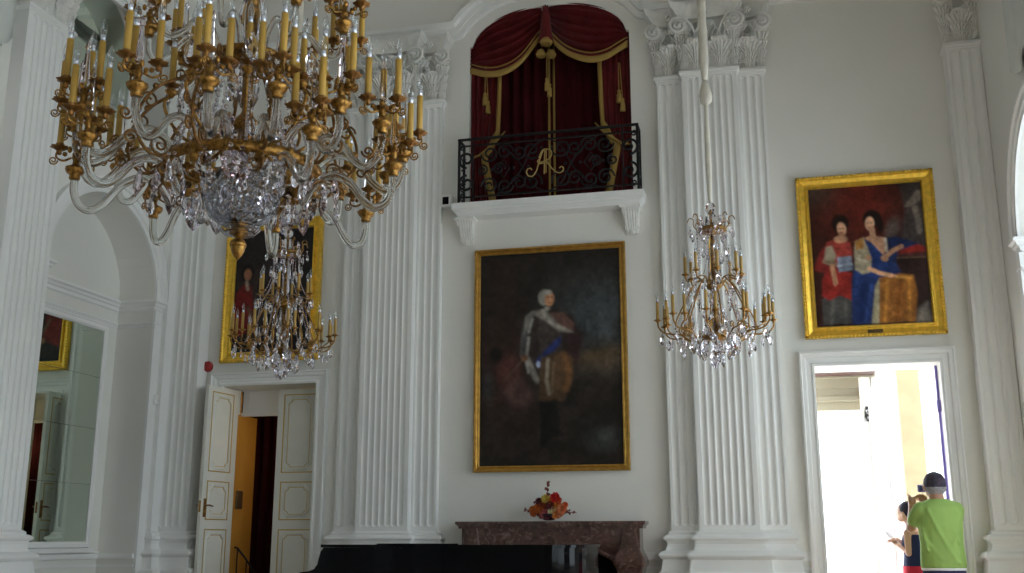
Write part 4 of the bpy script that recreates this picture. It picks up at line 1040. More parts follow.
for i, (x, y, r, c, n) in enumerate(FL): flower((lambda p: (p[0], p[1], max(p[2], r*1.25)))(fpos(x, y)), r*1.08, c, n, 9, (random.uniform(-.3, .3), -1, .35))
fo = MB()
def sprig(p0, p1, n, s):
    p0, p1 = Vector(p0), Vector(p1); p1.z = max(p1.z, .04); fo.tube([p0, (p0+p1)/2+Vector((0, 0, .01)), p1], .003, 5)
    for k in range(n):
        p = p0.lerp(p1, .35+.65*k/n); d = Vector((random.uniform(-1, 1), random.uniform(-1, .3), random.uniform(-.6, 1))).normalized()*s; q = d.cross(Vector((.3, 1, .2))).normalized()*s*.45
        fo.add([p, p+d*.5+q, p+d, p+d*.5-q], [(0, 1, 2, 3)], False)
sprig((0, 0, .05), fpos(345, 115), 16, .035); sprig((0, 0, .05), fpos(365, 230), 12, .035)
sprig((0, 0, .05), fpos(125, 385), 14, .03); sprig((0, 0, .05), fpos(630, 415), 16, .026); sprig((0, 0, .05), fpos(560, 395), 12, .026)
for _ in range(26): sprig((0, 0, .04), fpos(random.uniform(210, 520), random.uniform(300, 470)), 9, .035)
o = fo.obj('foliage', mat('burgundy foliage', (.20, .045, .035), .6, noise=.4, nscale=25), fl)

# ------------------------------------------------------------------ chandeliers
def pendant_mesh(h, w, t, m, shape='leaf'):
    if shape == 'leaf': out = [(0, 0), (.35, -.14), (.5, -.36), (.42, -.55), (.46, -.66), (.28, -.84), (0, -1)]
    elif shape == 'drop': out = [(0, 0), (.14, -.25), (.36, -.55), (.5, -.75), (.3, -.93), (0, -1)]
    else: out = [(0, 0), (.5, -.12), (.34, -.5), (.5, -.85), (0, -1)]
    L_ = [(x*w, z*h) for x, z in out] + [(-x*w, z*h) for x, z in out[-2:0:-1]]
    mb = MB(); n = len(L_); cz = -.55*h
    vs = [(x, 0, z) for x, z in L_] + [(x*.45, -t, cz+(z-cz)*.45) for x, z in L_] + [(x*.45, t, cz+(z-cz)*.45) for x, z in L_]
    fs = [tuple(range(n, 2*n)), tuple(range(2*n, 3*n))]
    for i in range(n):
        k = (i+1) % n; fs += [(i, k, n+k, n+i), (i, k, 2*n+k, 2*n+i)]
    mb.add(vs, fs); mb.ball((0, 0, h*.10), w*.14, 6)
    return mb.mesh('pendant', m)
def candle_meshes(h, r, wax):
    c = MB(); c.lathe([(r*1.02, 0), (r, .01), (r, h*.5), (r*.97, h), (r*.5, h+.001), (r*.001, h+.001)], (0, 0, 0), 10)
    b = MB(); b.lathe([(r*.72, h-.001), (r*.75, h+r*1.0), (r*.80, h+r*1.9), (r*.3, h+r*2.0)], (0, 0, 0), 10, m=0)
    b.lathe([(r*.62, h+r*1.9), (r*1.0, h+r*3.0), (r*1.02, h+r*4.0), (r*.72, h+r*5.3), (r*.28, h+r*6.6), (r*.03, h+r*7.3)], (0, 0, 0), 10, m=1)
    b.tube([(0, 0, h+r*2), (r*.15, 0, h+r*3.4), (-r*.15, 0, h+r*4.1), (0, 0, h+r*3)], r*.06, 4, m=0)
    return c.mesh('candle', wax), b.mesh('bulb', [TIN, BULBG])
def drip_mesh(r, m):
    mb = MB()
    mb.lathe([(r*.18, -r*.75), (r*.30, -r*.55), (r*.22, -r*.35), (r*.55, -r*.12), (r*1.0, r*.10), (r*1.02, r*.16), (r*.55, r*.02), (r*.42, r*.06), (r*.40, r*.45), (r*.46, r*.55), (r*.34, r*.56), (r*.01, r*.5)], (0, 0, 0), 24, wob=.11, nw=7)
    return mb.mesh('drip_pan', m)
def obelisk_mesh(h, r, m):
    mb = MB(); mb.lathe([(r*.5, 0), (r, h*.06), (r*.9, h*.12), (r*.45, h*.78), (r*.75, h*.82), (r*.55, h*.90), (r*.05, h)], (0, 0, 0), 6, smooth=False); return mb.mesh('glass_spike', m)

# ---- the big one
CX, CY = -2.20, 3.98
big = empty('chandelier', (CX, CY, 2.665)); big.scale = (.965, .965, 1); tag(big, 'huge brass and crystal chandelier with thick curved glass arms and many ochre candles', 'chandelier')
candA, bulbA = candle_meshes(.165, .0145, WAX); dripA = drip_mesh(.038, BRASSD); spikeA = obelisk_mesh(.20, .019, CRYSTAL); spikeB = obelisk_mesh(.20, .019, AMETHYST)
pA = pendant_mesh(.135, .085, .014, AMETHYST); pB = pendant_mesh(.12, .07, .012, CRYSTAL); pC = pendant_mesh(.11, .05, .012, CRYSTAL, 'drop'); pD = pendant_mesh(.075, .04, .010, CRYSTAL, 'kite')
# glass arm profile in the x-z plane
apts = spline([(.30, 0, -.03), (.36, 0, .06), (.44, 0, .09), (.52, 0, .05), (.585, 0, -.03), (.64, 0, -.065), (.69, 0, -.045), (.716, 0, .01), (.72, 0, .075)], 6)
arm = MB().tube(apts, .017, 10); armM = arm.mesh('arm', TUBEG)
def cup_mb():
    mb = MB(); mb.lathe([(.021, .068), (.023, .075), (.021, .088), (.033, .096), (.040, .108), (.042, .118), (.034, .124), (.016, .128), (.012, .15), (.018, .165), (.009, .18), (.012, .195), (.001, .205)], (.72, 0, 0), 20, wob=.06, nw=10)
    for k in range(3):
        a = 2*PI*k/3; c, s = math.cos(a), math.sin(a)
        P = spline([(.72+c*.02, s*.02, .165), (.72+c*.055, s*.055, .150), (.72+c*.085, s*.085, .165), (.72+c*.082, s*.082, .195)], 4); mb.tube(P, .0048, 6)
        mb.tube([(.72+c*(.085+u), s*(.085+u), .150+v) for u, v in spiral((.012, 0), .020, .005, PI, 1.5, 14)], .0036, 5)
        mb.ball((.72+c*.05, s*.05, .180), .012, 6); mb.ball((.72+math.cos(a+1)*.04, math.sin(a+1)*.04, .19), .011, 6, sc=(1, 1, 1.5))
    return mb
cupM = cup_mb().mesh('cup', BRASS)
ARMS = [(t, 0) for t in (-97, -73, -52, -30, -9, 20, 46, 76, 106, 137, 172, 196, 207, 233)] + [(t, -.145) for t in (-157, 154, 104, 61, 1, -120, -40)]
for k, (th, dz) in enumerate(ARMS):
    th = math.radians(th)
    a = place('arm', armM, big, (0, 0, dz+(.05 if k == 12 else 0)), (0, 0, th))
    if k == 0: a['label'] = 'curved clear glass arm'
    place('cup', cupM, a)['label'] = 'brass cup and branches'
    for q in range(3):
        b_ = 2*PI*q/3; x, y = .72+.074*math.cos(b_), .074*math.sin(b_)
        place('drip_pan', dripA, a, (x, y, .205)); place('candle', candA, a, (x, y, .222)); place('bulb', bulbA, a, (x, y, .222))
    place('glass_spike', spikeA if k % 3 else spikeB, a, (.72, 0, .205))
# upper arms
apts2 = spline([(.14, 0, .50), (.20, 0, .60), (.28, 0, .62), (.35, 0, .54), (.41, 0, .50), (.45, 0, .53), (.46, 0, .60)], 6)
armU = MB().tube(apts2, .014, 8).mesh('upper_arm', TUBEG)
cu = cup_mb(); cu.V = [(x-.72+.46, y, z+.545) for x, y, z in cu.V]; cupU = cu.mesh('cup', BRASS)
for k in range(9):
    a = place('upper_arm', armU, big, (0, 0, 0), (0, 0, math.radians(-78+40*k))); place('cup', cupU, a)
    for q in range(3):
        b_ = 2*PI*q/3; x, y = .46+.082*math.cos(b_), .082*math.sin(b_)
        place('drip_pan', dripA, a, (x, y, .74)); place('candle', candA, a, (x, y, .757)); place('bulb', bulbA, a, (x, y, .757))
    place('glass_spike', spikeB if k % 2 else spikeA, a, (.46, 0, .75))
# inner mid tier: short brass branches with candles standing just outside the stem
midM = MB(); midM.tube(spline([(.10, 0, .16), (.20, 0, .10), (.30, 0, .16), (.36, 0, .27), (.33, 0, .33)], 5), .008, 6)
midM.lathe([(.010, .31), (.02, .325), (.03, .34), (.018, .35), (.001, .352)], (.335, 0, 0), 12); midM = midM.mesh('branch', BRASS)
for k in range(8):
    a = place('branch', midM, big, (0, 0, 0), (0, 0, math.radians(-62+45*k)))
    place('drip_pan', dripA, a, (.335, 0, .365)); place('candle', candA, a, (.335, 0, .38)); place('bulb', bulbA, a, (.335, 0, .38))
# ring
rg = MB(); N = 60
sec = [(.330, -.024), (.352, -.020), (.356, .0), (.352, .020), (.330, .024), (.322, .0)]
rows = [[(r*math.cos(2*PI*k/N), r*math.sin(2*PI*k/N), z) for r, z in sec] for k in range(N+1)]
rows2 = [list(r)+[r[0]] for r in rows]; rg.grid(rows2, True)
for k in range(15):
    th = math.radians(-98+24*k); c, s = math.cos(th), math.sin(th)
    rg.lathe([(.016, -.055), (.024, -.035), (.018, -.02), (.022, .02), (.016, .04), (.001, .04)], (.335*c, .335*s, -.01), 12)
for k in range(6):
    th = 2*PI*k/6+.3; c, s = math.cos(th), math.sin(th); rg.tube([(.33*c, .33*s, -.01), (.2*c, .2*s, -.05), (.04*c, .04*s, -.03)], .009, 6)
rg.obj('ring', BRASS, big)
# ornamental brass scrolls
scr = MB()
P = spline([(.335, 0, .0), (.43, 0, -.03), (.50, 0, .04), (.50, 0, .16), (.42, 0, .28), (.30, 0, .36), (.22, 0, .46), (.16, 0, .52)], 6); scr.tube(P, .0075, 6)
for (cx, cz, r, a0, t_) in ((.40, .02, .045, -PI/2, 1.5), (.53, .02, .035, PI, -1.5), (.46, .20, .04, 0, 1.4), (.38, -.075, .035, PI/2, 1.6), (.30, .44, .035, PI, 1.4), (.56, .12, .03, PI, 1.4)):
    scr.tube([(u, 0, v) for u, v in spiral((cx, cz), r, .006, a0, t_, 18)], .0055, 5)
scr.ball((.50, 0, .10), .016, 8); scr.ball((.44, 0, .27), .014, 8)
scrM = scr.mesh('scroll', BRASSD)
for k in range(10): place('scroll', scrM, big, (0, 0, 0), (0, 0, math.radians(-86+36*k)))
# stem
stm = MB()
stm.lathe([(.012, -.31), (.02, -.30), (.045, -.275), (.03, -.255), (.022, -.24), (.05, -.235), (.014, -.22), (.014, -.02), (.06, -.01), (.075, .01), (.05, .03), (.02, .05), (.018, .16), (.05, .19), (.085, .20), (.06, .23), (.03, .26), (.02, .28), (.015, .50), (.06, .51), (.075, .53), (.05, .55), (.02, .58), (.015, .95), (.05, 1.0), (.02, 1.05), (.012, 1.1), (.012, 6.2)], (0, 0, 0), 16)
stm.lathe([(.150, .505), (.166, .51), (.17, .53), (.155, .54)], (0, 0, 0), 30); stm.lathe([(.001, -.005), (.10, .0), (.11, .02), (.03, .04)], (0, 0, .495), 16)
stm.obj('stem', BRASS, big)
ac = MB(); ac.lathe([(.001, -.405), (.006, -.398), (.018, -.385), (.029, -.365), (.033, -.345), (.033, -.335)], (0, 0, 0), 16); ac.lathe([(.036, -.345), (.037, -.330), (.028, -.315), (.012, -.307), (.01, -.300)], (0, 0, 0), 16, wob=.03, nw=8); ac.obj('acorn_finial', BRASS, big)
bw = MB(); NB = 20
prof = [(.045, -.255), (.085, -.245), (.13, -.215), (.158, -.17), (.170, -.12), (.172, -.07), (.165, -.03), (.155, -.03), (.160, -.07), (.157, -.12), (.146, -.165), (.12, -.205), (.08, -.233), (.045, -.243)]
bw.lathe(prof, (0, 0, 0), 32, smooth=False, wob=.035, nw=16)
CUT = glass('cut glass bowl', (.93, .94, .97), .10, 1.5); nt = CUT.node_tree; vn = nt.nodes.new('ShaderNodeTexVoronoi'); vn.inputs['Scale'].default_value = 38; tcn = nt.nodes.new('ShaderNodeTexCoord'); bpn = nt.nodes.new('ShaderNodeBump'); bpn.inputs['Strength'].default_value = 1.; bpn.inputs['Distance'].default_value = .02
nt.links.new(tcn.outputs['Object'], vn.inputs['Vector']); nt.links.new(vn.outputs['Distance'], bpn.inputs['Height']); nt.links.new(bpn.outputs['Normal'], [n for n in nt.nodes if n.type == 'BSDF_GLASS'][0].inputs['Normal'])
bw.obj('crystal_bowl', CUT, big)
MB().lathe([(.03, -.292), (.07, -.288), (.092, -.268), (.095, -.258), (.085, -.262), (.065, -.278), (.03, -.282)], (0, 0, 0), 20, smooth=False).obj('crystal_dish', CRYSTAL, big)
for pf in ([(.03, .04), (.065, .07), (.075, .12), (.065, .17), (.04, .185)], [(.03, .58), (.06, .64), (.07, .72), (.05, .80), (.03, .9)], [(.03, .30), (.05, .34), (.055, .42), (.03, .48)]):
    MB().lathe(pf, (0, 0, 0), 14, smooth=False).obj('crystal_vase', CRYSTAL, big)
def hang(par, me, r, th, z, jit=.3): place('pendant', me, par, (r*math.cos(th), r*math.sin(th), z), (random.uniform(-.08, .08), random.uniform(-.08, .08), th+PI/2+random.uniform(-jit, jit)))
for k in range(15): hang(big, pA if k % 2 else pB, .375, math.radians(-86+24*k), -.04)
for k in range(12): hang(big, pB if k % 2 else pC, .29, 2*PI*k/12, -.075)
for k in range(10): hang(big, pC if k % 2 else pA, .44, math.radians(-68+36*k), -.05-.02*(k % 2))
for k in range(8): hang(big, pB, .215, 2*PI*k/8+.2, -.13)
for k in range(12): hang(big, pA if k % 3 == 0 else pC, .22, 2*PI*k/12+.1, .20)
for k in range(12): hang(big, pB, .30, 2*PI*k/12+.3, .36)
for k in range(10): hang(big, pC, .17, 2*PI*k/10, .49)
for k in range(9): hang(big, pB, .40, math.radians(-60+40*k), .46)
# bead chains
bc = MB(); P = []
for q in range(22):
    t = q/21; r = sm(.165, .33, t)+.02*math.sin(PI*t); z = sm(.51, .02, t)-.05*math.sin(PI*t); P += [(r, 0, z)]; bc.ball((r, 0, z), .0095, 6)
bc.tube(P, .002, 4); bc = bc.mesh('bead_chain', CRYSTAL)
for k in range(12): place('bead_chain', bc, big, (0, 0, 0), (0, 0, 2*PI*k/12))

# ---- the two smaller ones
SC_ = {}
SLEEVE = mat('cream cord sleeve', (.66, .62, .54), .7, noise=.08, nscale=12, bump=.6, bscale=14)
def small(loc, label, bag, rodlab):
    e = empty('chandelier', loc); tag(e, label, 'chandelier')
    if not SC_:
        SC_['c'], SC_['b'] = candle_meshes(.135, .0120, WAXS); SC_['d'] = drip_mesh(.030, BRASS)
        SC_['pa'] = pendant_mesh(.14, .08, .014, CRYSTAL); SC_['pb'] = pendant_mesh(.085, .05, .010, CRYSTAL); SC_['pc'] = pendant_mesh(.10, .04, .010, CRYSTAL, 'drop'); SC_['pd'] = pendant_mesh(.05, .03, .007, AMETHYST, 'kite')
        a = MB(); a.tube(spline([(.10, 0, -.10), (.18, 0, -.13), (.27, 0, -.08), (.34, 0, -.075), (.40, 0, -.06), (.435, 0, -.02), (.44, 0, .01)], 5), .0065, 6)
        a.tube(spline([(.33, 0, -.075), (.36, 0, -.05), (.375, .05, -.02), (.38, .06, .01)], 4), .005, 5)
        a.tube([(u, 0, v) for u, v in spiral((.25, -.045), .035, .006, -PI/2, 1.5, 16)], .0045, 5)
        SC_['arm'] = a.mesh('arm', BRASS)
        a = MB(); a.tube(spline([(.06, 0, .30), (.10, 0, .36), (.16, 0, .36), (.20, 0, .34), (.215, 0, .37)], 5), .006, 6); a.tube(spline([(.10, 0, .36), (.16, 0, .30), (.24, 0, .15), (.30, 0, .02), (.30, 0, -.06)], 5), .006, 6)
        SC_['up'] = a.mesh('upper_arm', BRASS)
        c_ = MB(); c_.lathe([(.10, .735), (.115, .74), (.118, .76), (.10, .76)], (0, 0, 0), 24)
        for k in range(8):
            a_ = 2*PI*k/8; P = [((.108+u)*math.cos(a_), (.108+u)*math.sin(a_), .755+v) for u, v in [tuple(p)[:2] for p in spline([(0, 0, 0), (.03, .04, 0), (.03, .09, 0), (.06, .10, 0), (.075, .07, 0)], 4)]]; c_.tube(P, .0045, 5)
        SC_['crown'] = c_.mesh('crown', BRASS)
        s = MB(); s.lathe([(.001, -.16), (.03, -.15), (.04, -.12), (.10, -.11), (.11, -.09), (.04, -.08), (.014, -.06), (.012, .26), (.05, .28), (.07, .30), (.03, .33), (.010, .36), (.008, .72), (.06, .735), (.02, .77), (.006, .80), (.006, .92)], (0, 0, 0), 14); SC_['stem'] = s.mesh('stem', BRASS)
        v = MB(); v.lathe([(.02, -.05), (.05, -.02), (.06, .05), (.03, .10), (.02, .14), (.045, .18), (.04, .24), (.02, .27)], (0, 0, 0), 10, smooth=False); v.lathe([(.02, .38), (.035, .42), (.03, .52), (.04, .60), (.02, .70)], (0, 0, 0), 10, smooth=False); v.lathe([(.012, .77), (.05, .80), (.045, .86), (.02, .89)], (0, 0, 0), 12, smooth=False)
        v.ball((0, 0, .93), .045, 10); SC_['vase'] = v.mesh('crystal_stem', CRYSTAL)
        b = MB(); P = []
        for q in range(20):
            t = q/19; r = sm(.11, .20, t)-.03*math.sin(PI*t); z = sm(.74, .36, t)-.03*math.sin(PI*t); P.append((r, 0, z)); b.ball(P[-1], .0065, 5)
        b.tube(P, .0018, 4); SC_['b1'] = b.mesh('bead_chain', AMETHYST); b = MB(); P = []
        for q in range(24):
            t = q/23; r = sm(.20, .32, t)-.03*math.sin(PI*t); z = sm(.34, -.04, t); P.append((r, 0, z)); b.ball(P[-1], .0065, 5)
        b.tube(P, .0018, 4); SC_['b2'] = b.mesh('bead_chain', AMETHYST)
    place('stem', SC_['stem'], e); place('crown', SC_['crown'], e); place('crystal_stem', SC_['vase'], e)
    for k in range(10): place('bead_chain', SC_['b1'], e, (0, 0, 0), (0, 0, 2*PI*k/10)); place('bead_chain', SC_['b2'], e, (0, 0, 0), (0, 0, 2*PI*k/10+.3))
    for k in range(10):
        a = place('arm', SC_['arm'], e, (0, 0, 0), (0, 0, 2*PI*(k+.35)/10))
        for x, y in ((.44, 0), (.38, .06)):
            place('drip_pan', SC_['d'], a, (x, y, .03)); place('candle', SC_['c'], a, (x, y, .04)); place('bulb', SC_['b'], a, (x, y, .04))
        place('pendant', SC_['pb'], a, (.41, 0, -.08), (0, 0, .6)); place('pendant', SC_['pd'], a, (.25, 0, -.10), (0, 0, 1.2))
    for k in range(8):
        a = place('upper_arm', SC_['up'], e, (0, 0, 0), (0, 0, 2*PI*(k+.25)/8)); place('drip_pan', SC_['d'], a, (.215, 0, .39)); place('candle', SC_['c'], a, (.215, 0, .40)); place('bulb', SC_['b'], a, (.215, 0, .40)); place('pendant', SC_['pb'], a, (.235, 0, .34), (0, 0, .9)); place('pendant', SC_['pd'], a, (.15, 0, .30), (0, 0, .3))
    for k in range(8): hang(e, SC_['pa'], .13, 2*PI*(k+.1)/8, -.13)
    for k in range(3): hang(e, SC_['pa'], .04, 2*PI*k/3, -.20)
    for k in range(10): hang(e, SC_['pb'] if k % 2 else SC_['pa'], .26, 2*PI*(k+.5)/10, -.12)
    for k in range(10): hang(e, SC_['pc'], .34, 2*PI*k/10, -.09)
    for k in range(8): hang(e, SC_['pb'], .17, 2*PI*k/8+.3, .78-.02)
    for k in range(8): hang(e, SC_['pc'], .16, 2*PI*k/8, .22); hang(e, SC_['pb'], .13, 2*PI*k/8+.3, .62-.04*(k % 2)); hang(e, SC_['pb'], .19, 2*PI*k/8+.5, .02)
    for k in range(10): hang(e, SC_['pc'], .22, 2*PI*k/10, .10)
    for k in range(8): hang(e, SC_['pd'], .115, 2*PI*k/8, .73)
    for k in range(8):
        th = 2*PI*k/8; place('crown_drop', SC_['pd'], e, (.10*math.cos(th), .10*math.sin(th), .80), (PI, 0, th))
    # rod wrapped in pale cloth up to the ceiling
    rd = MB(); zb = 1.87; seq = [(.96, .008), (1.02, .016), (1.15, .022), (1.35, .025), (1.6, .020), (zb-.14, .013), (zb-.06, .018)]
    rd.tube([(0, 0, z) for z, r in seq], [r for z, r in seq], 10)
    rd.tube([(0, 0, zb+.12), (0, 0, zb+.3), (0, 0, zb+.7), (0, 0, 8.9-loc[2]-.05)], [.018, .040, .034, .045], 12); rd.lathe([(.12, 0), (.10, .04), (.001, .04)], (0, 0, 8.9-loc[2]-.05), 16)
    rd.obj('cord_sleeve', SLEEVE, e)
    MB().lathe([(.012, -.08), (.045, -.05), (.052, .0), (.04, .06), (.018, .14)], (0, 0, zb), 12, wob=.08, nw=5).obj('knot', SLEEVE, e)
    return e
small((-.395, 8.07, 2.69), 'slender crystal chandelier with ochre candles hanging before the right pilasters', 0, '')
small((-3.99, 8.07, 2.735), 'slender crystal chandelier with ochre candles hanging before the left doorway painting', 0, '')

# ------------------------------------------------------------------ people
def blend(name, parts, m, parent, voxel=.009, smooth=4, loc=(0, 0, 0)):
    "tapered limbs and ellipsoids fused into one continuous skin"
    mb = MB()
    for p in parts:
        if p[0] == 't': mb.tube(p[1], p[2], 12, flat=p[3] if len(p) > 3 else None); [mb.ball(c, r*.98, 10) for c, r in zip(p[1], p[2]) if len(p) <= 3]
        elif p[0] == 'e': mb.ball(p[1], 1, 16, sc=p[2])
        elif p[0] == 'r': mb.grid([[(cx+rx*math.cos(2*PI*k/20), cy+ry*math.sin(2*PI*k/20), z) for k in range(20)] for (cx, cy, z, rx, ry) in p[1]], True, wrap=True, cap=True)
    o = mb.obj(name, m, parent, loc)
    r = o.modifiers.new('r', 'REMESH'); r.mode = 'VOXEL'; r.voxel_size = voxel; r.use_smooth_shade = True
    s = o.modifiers.new('s', 'SMOOTH'); s.iterations = smooth; s.factor = .6
    return o
def hand(palm0, d, up, size, curl=.5):
    "palm along d, fingers curling about the axis d x up; returns tube parts"
    d = Vector(d).normalized(); up = (Vector(up)-d*Vector(up).dot(d)).normalized(); side = d.cross(up); p = Vector(palm0); L_ = size; out = []
    out.append(('t', [p, p+d*L_*.25, p+d*L_*.45], [L_*.16, L_*.21, L_*.19]))
    for i, (o, ln) in enumerate(((-.30, .40), (-.10, .46), (.10, .44), (.30, .36))):
        b = p+d*L_*.42+side*o*L_*.75; a1, a2, a3 = curl*.6, curl*1.4, curl*2.0; q = [b]
        for a_ in (a1, a2, a3): q.append(q[-1]+(d*math.cos(a_)+up*-math.sin(a_))*L_*ln/3*1.1)
        out.append(('t', q, [L_*.060, L_*.055, L_*.05, L_*.042]))
    b = p+d*L_*.15-side*L_*.2; out.append(('t', [b, b+(d*.6-side*.6)*L_*.25, b+(d*1.1-side*.5-up*.3)*L_*.32], [L_*.075, L_*.062, L_*.048]))
    return out
SKIN = mat('tanned skin', (.42, .22, .14), .5, noise=.06); SKINL = mat('light skin', (.62, .38, .27), .5, noise=.05)
GREEN = mat('green cotton', (.26, .40, .10), .8, noise=.05, nscale=8, bump=.3, bscale=12); NAVY = mat('navy cloth', (.012, .02, .075), .8); HAIRG = mat('grey dark hair', (.035, .028, .045), .75, noise=.5, nscale=40, bump=.5, bscale=80)
man = empty('person', (1.33, 9.92, 0), (0, 0, math.radians(10))); tag(man, 'man in green t-shirt seen from behind, raising a camera in the right doorway', 'person')
hx = -.012
armL = [(-.165, .0, 1.355), (-.215, .11, 1.19), (-.15, .27, 1.36)]
armR = [(.155, .0, 1.355), (.185, .15, 1.20), (.0, .30, 1.40)]
parts = [('r', [(0, 0, .84, .155, .105), (0, 0, .95, .155, .11), (0, 0, 1.05, .150, .10), (0, 0, 1.2, .165, .105), (0, 0, 1.30, .17, .10), (0, .0, 1.375, .14, .075), (0, .005, 1.41, .07, .06)]),
 ('t', [(0, 0, 1.38), (hx, .015, 1.47)], [.066, .060]), ('e', (hx, .03, 1.555), (.083, .098, .110)), ('e', (hx, .06, 1.50), (.066, .072, .060)),
 ('e', (hx-.087, .02, 1.53), (.014, .022, .034)), ('e', (hx+.087, .02, 1.53), (.014, .022, .034)), ('e', (hx, .135, 1.54), (.013, .02, .02)), ('e', (hx, .125, 1.505), (.025, .012, .008)),
 ('t', [armL[0], armL[1]], [.048, .040]), ('t', [armL[1], armL[2]], [.040, .027]), ('t', [armR[0], armR[1]], [.048, .040]), ('t', [armR[1], armR[2]], [.040, .027])]
for s in (-1, 1):
    parts += [('t', [(s*.085, 0, .86), (s*.10, .0, .50), (s*.10, -.01, .28), (s*.105, -.01, .08)], [.09, .058, .055, .036]), ('t', [(s*.105, -.03, .045), (s*.12, .10, .035), (s*.125, .17, .028)], [.04, .038, .028])]
parts += hand(armL[2], (.25, .25, .75), (.6, -.4, .2), .17, .55) + hand(armR[2], (-.6, .2, .65), (0, .5, .8), .165, .7)
blend('body', parts, SKIN, man, .008)
# hair: dark crown with grey sides
blend('hair', [('e', (hx, .015, 1.562), (.0935, .103, .106))], HAIRG, man, .007, 2)['label'] = 'short dark hair'
blend('grey_hair', [('r', [(hx, -.004, 1.475, .060, .060), (hx, -.004, 1.50, .080, .078), (hx, .0, 1.518, .092, .090), (hx, .002, 1.532, .094, .092)])], mat('grey side hair', (.22, .205, .22), .8, noise=.3, nscale=40), man, .006, 2)['label'] = 'grey hair around the back of the head'
sh_ = [('r', [(0, 0, .855, .192, .132), (0, 0, .95, .188, .130), (0, 0, 1.06, .180, .120), (0, 0, 1.2, .188, .120), (0, 0, 1.30, .196, .112), (0, 0, 1.36, .192, .100), (0, .0, 1.402, .150, .082), (0, .003, 1.432, .078, .070)]),
 ('t', [(-.150, .0, 1.345), (-.198, .065, 1.25)], [.070, .060]), ('t', [(.145, .0, 1.345), (.168, .09, 1.25)], [.070, .058])]
sh_ += [('t', [(-.12, -.085, 1.34), (-.06, -.108, 1.18), (.02, -.116, 1.0), (.08, -.118, .90)], [.012, .016, .016, .012]), ('t', [(.15, -.07, 1.30), (.10, -.100, 1.14), (.02, -.116, .98)], [.012, .015, .010]), ('t', [(-.15, -.08, 1.08), (-.05, -.118, .93), (.10, -.12, .90)], [.010, .014, .012]), ('t', [(.02, -.09, 1.36), (.05, -.105, 1.22), (.12, -.10, 1.05)], [.010, .013, .010]), ('t', [(-.17, -.05, 1.2), (-.15, -.09, 1.0)], [.014, .012])]
blend('t_shirt', sh_, GREEN, man, .009, 10)
blend('shirt_hem', [('r', [(0, 0, .835, .184, .126), (0, 0, .862, .188, .130)])], mat('white undershirt', (.75, .76, .78), .8), man, .008, 1)
pj = [('r', [(0, 0, .70, .18, .13), (0, 0, .84, .176, .128)])]
for s in (-1, 1): pj.append(('t', [(s*.088, 0, .80), (s*.10, 0, .46)], [.100, .092]))
blend('shorts', pj, NAVY, man, .01, 3)
cm_ = empty('camera_compact', (1.352-.095, 9.92+.30, 1.535), (0, 0, .5)); tag(cm_, 'small violet grey camera held up by the man in green', 'camera')
VG = mat('violet grey camera', (.13, .11, .32), .35, metal=.3)
MB().cbox(-.055, .055, -.012, .014, -.032, .032, .006).obj('camera_body', VG, cm_); MB().cbox(-.045, .035, -.0135, -.012, -.024, .024, .0005).obj('screen', mat('dark screen', (.03, .03, .08), .15), cm_)
ln = MB(); ln.lathe([(.022, 0), (.022, .02), (.018, .03), (.001, .03)], (0, 0, 0), 14); ln.obj('lens', BLACK, cm_, (0, .014, 0), (-PI/2, 0, 0))

gp = at(911, 540, 10.55)
girl = empty('person', (gp[0]+.02, 10.55, 0), (0, 0, math.radians(60))); tag(girl, 'girl in navy tank top and red shorts looking down at something in her hands', 'person')
gparts = [('r', [(0, 0, .74, .12, .10), (0, 0, .85, .115, .095), (0, 0, .95, .10, .08), (0, 0, 1.08, .12, .085), (0, 0, 1.16, .115, .075), (0, .01, 1.20, .05, .045)]),
 ('t', [(0, .01, 1.18), (0, .03, 1.25)], [.043, .040]), ('e', (0, .055, 1.335), (.066, .080, .092)), ('e', (0, .085, 1.29), (.045, .05, .045)), ('e', (0, .138, 1.315), (.010, .014, .016)), ('e', (0, .128, 1.285), (.02, .01, .006)),
 ('e', (-.066, .05, 1.32), (.01, .016, .024)), ('e', (.066, .05, 1.32), (.01, .016, .024))]
for s in (-1, 1):
    gparts += [('t', [(s*.125, 0, 1.145), (s*.145, -.01, .97), (s*.06, .13, 1.05)], [.036, .030, .020]), ('t', [(s*.062, 0, .76), (s*.07, .01, .42), (s*.07, -.01, .07)], [.075, .045, .030]), ('t', [(s*.07, -.02, .035), (s*.08, .13, .028)], [.032, .024])]
    gparts += hand((s*.06, .13, 1.05), (-s*.25, .7, .6), (0, -.2, 1), .13, .8)
blend('body', gparts, SKINL, girl, .007)
HB = mat('dark blue black hair', (.018, .014, .035), .6, noise=.4, nscale=40)
blend('hair', [('e', (0, .035, 1.355), (.074, .080, .085)), ('e', (0, -.01, 1.32), (.062, .055, .07)), ('e', (0, -.055, 1.36), (.032, .035, .032))], HB, girl, .007, 3)
blend('tank_top', [('r', [(0, 0, .84, .124, .104), (0, 0, .95, .110, .090), (0, 0, 1.08, .130, .096), (0, 0, 1.135, .118, .084)]), ('t', [(-.07, -.05, 1.12), (-.065, -.01, 1.19), (-.07, .05, 1.12)], [.014]*3), ('t', [(.07, -.05, 1.12), (.065, -.01, 1.19), (.07, .05, 1.12)], [.014]*3)], NAVY, girl, .007, 2)
blend('shorts', [('r', [(0, 0, .70, .135, .112), (0, 0, .86, .126, .106)]), ('t', [(-.065, 0, .74), (-.078, 0, .50)], [.083, .088]), ('t', [(.065, 0, .74), (.078, 0, .50)], [.083, .088])], mat('red shorts cloth', (.62, .02, .05), .8), girl, .009, 2)
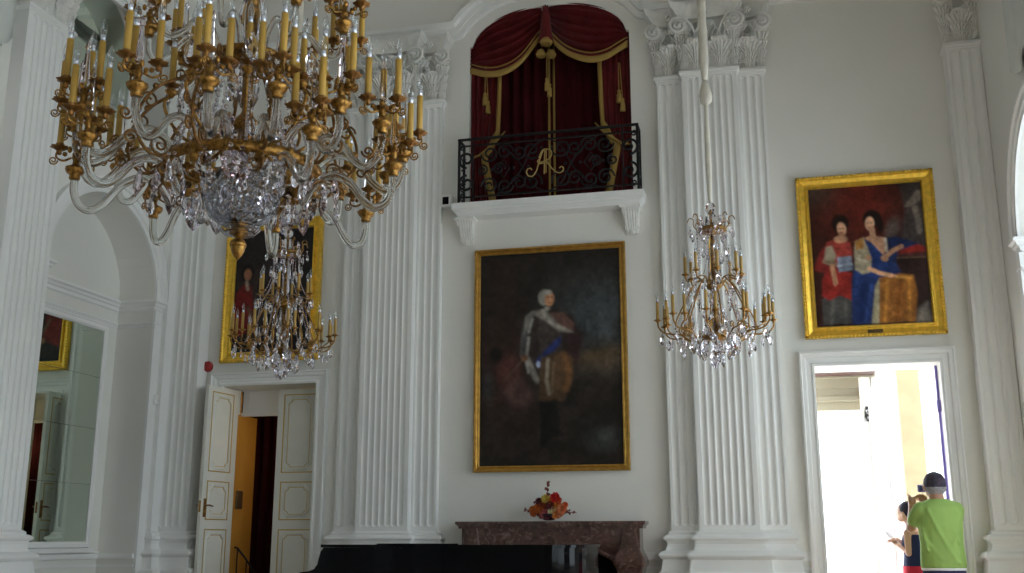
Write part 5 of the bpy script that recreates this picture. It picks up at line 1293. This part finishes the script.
dv = MB(); dv.cbox(-.035, .035, -.006, .006, -.03, .03, .003)
_h = girl.matrix_basis @ Vector((0, .225, 1.135))
tag(dv.obj('mobile_phone', PALE, None, _h, (-.6, 0, math.radians(60))), 'small pale phone held in the girl\'s hands', 'phone')

# ------------------------------------------------------------------ light: daylight through the windows and the open doorway
w = bpy.data.worlds.new('sky'); scn.world = w; w.use_nodes = True
bg = w.node_tree.nodes['Background']; bg.inputs['Color'].default_value = (.80, .91, 1., 1); bg.inputs['Strength'].default_value = 9.0
def portal(name, loc, rot, sx, sy):
    l = bpy.data.lights.new(name, 'AREA'); l.shape = 'RECTANGLE'; l.size = sx; l.size_y = sy; l.cycles.is_portal = True
    o = bpy.data.objects.new(name, l); col.objects.link(o); o.location = loc; o.rotation_euler = rot
for c in BAYR:
    portal('window_portal', (XR+.41, c, 2.65), (0, PI/2, 0), 3.8, 1.8)
portal('door_portal', (.96, 10.9, 1.36), (-PI/2, 0, 0), 1.12, 2.7)
sl_ = bpy.data.lights.new('sun', 'SUN'); sl_.energy = 58; sl_.angle = math.radians(1.5); sl_.color = (1, .98, .96)
so_ = bpy.data.objects.new('sun', sl_); col.objects.link(so_); so_.rotation_euler = Vector((-.50, -.10, -.86)).to_track_quat('-Z', 'Y').to_euler()
# lobby lamp
l = bpy.data.lights.new('lobby_lamp', 'POINT'); l.energy = 5; l.color = (1, .74, .42); l.shadow_soft_size = .04
o = bpy.data.objects.new('lobby_lamp', l); col.objects.link(o); o.location = (-4.95, 11.1, 2.2)

vs = scn.view_settings; vs.view_transform = 'Standard'; vs.look = 'None'; vs.gamma = 1; vs.exposure = -.58; vs.use_curve_mapping = False
scn.cycles.max_bounces = 14; scn.cycles.diffuse_bounces = 6; scn.cycles.glossy_bounces = 6; scn.cycles.transmission_bounces = 12; scn.cycles.transparent_max_bounces = 16
scn.cycles.use_denoising = True; scn.cycles.sample_clamp_indirect = 8; scn.cycles.caustics_reflective = False; scn.cycles.caustics_refractive = False
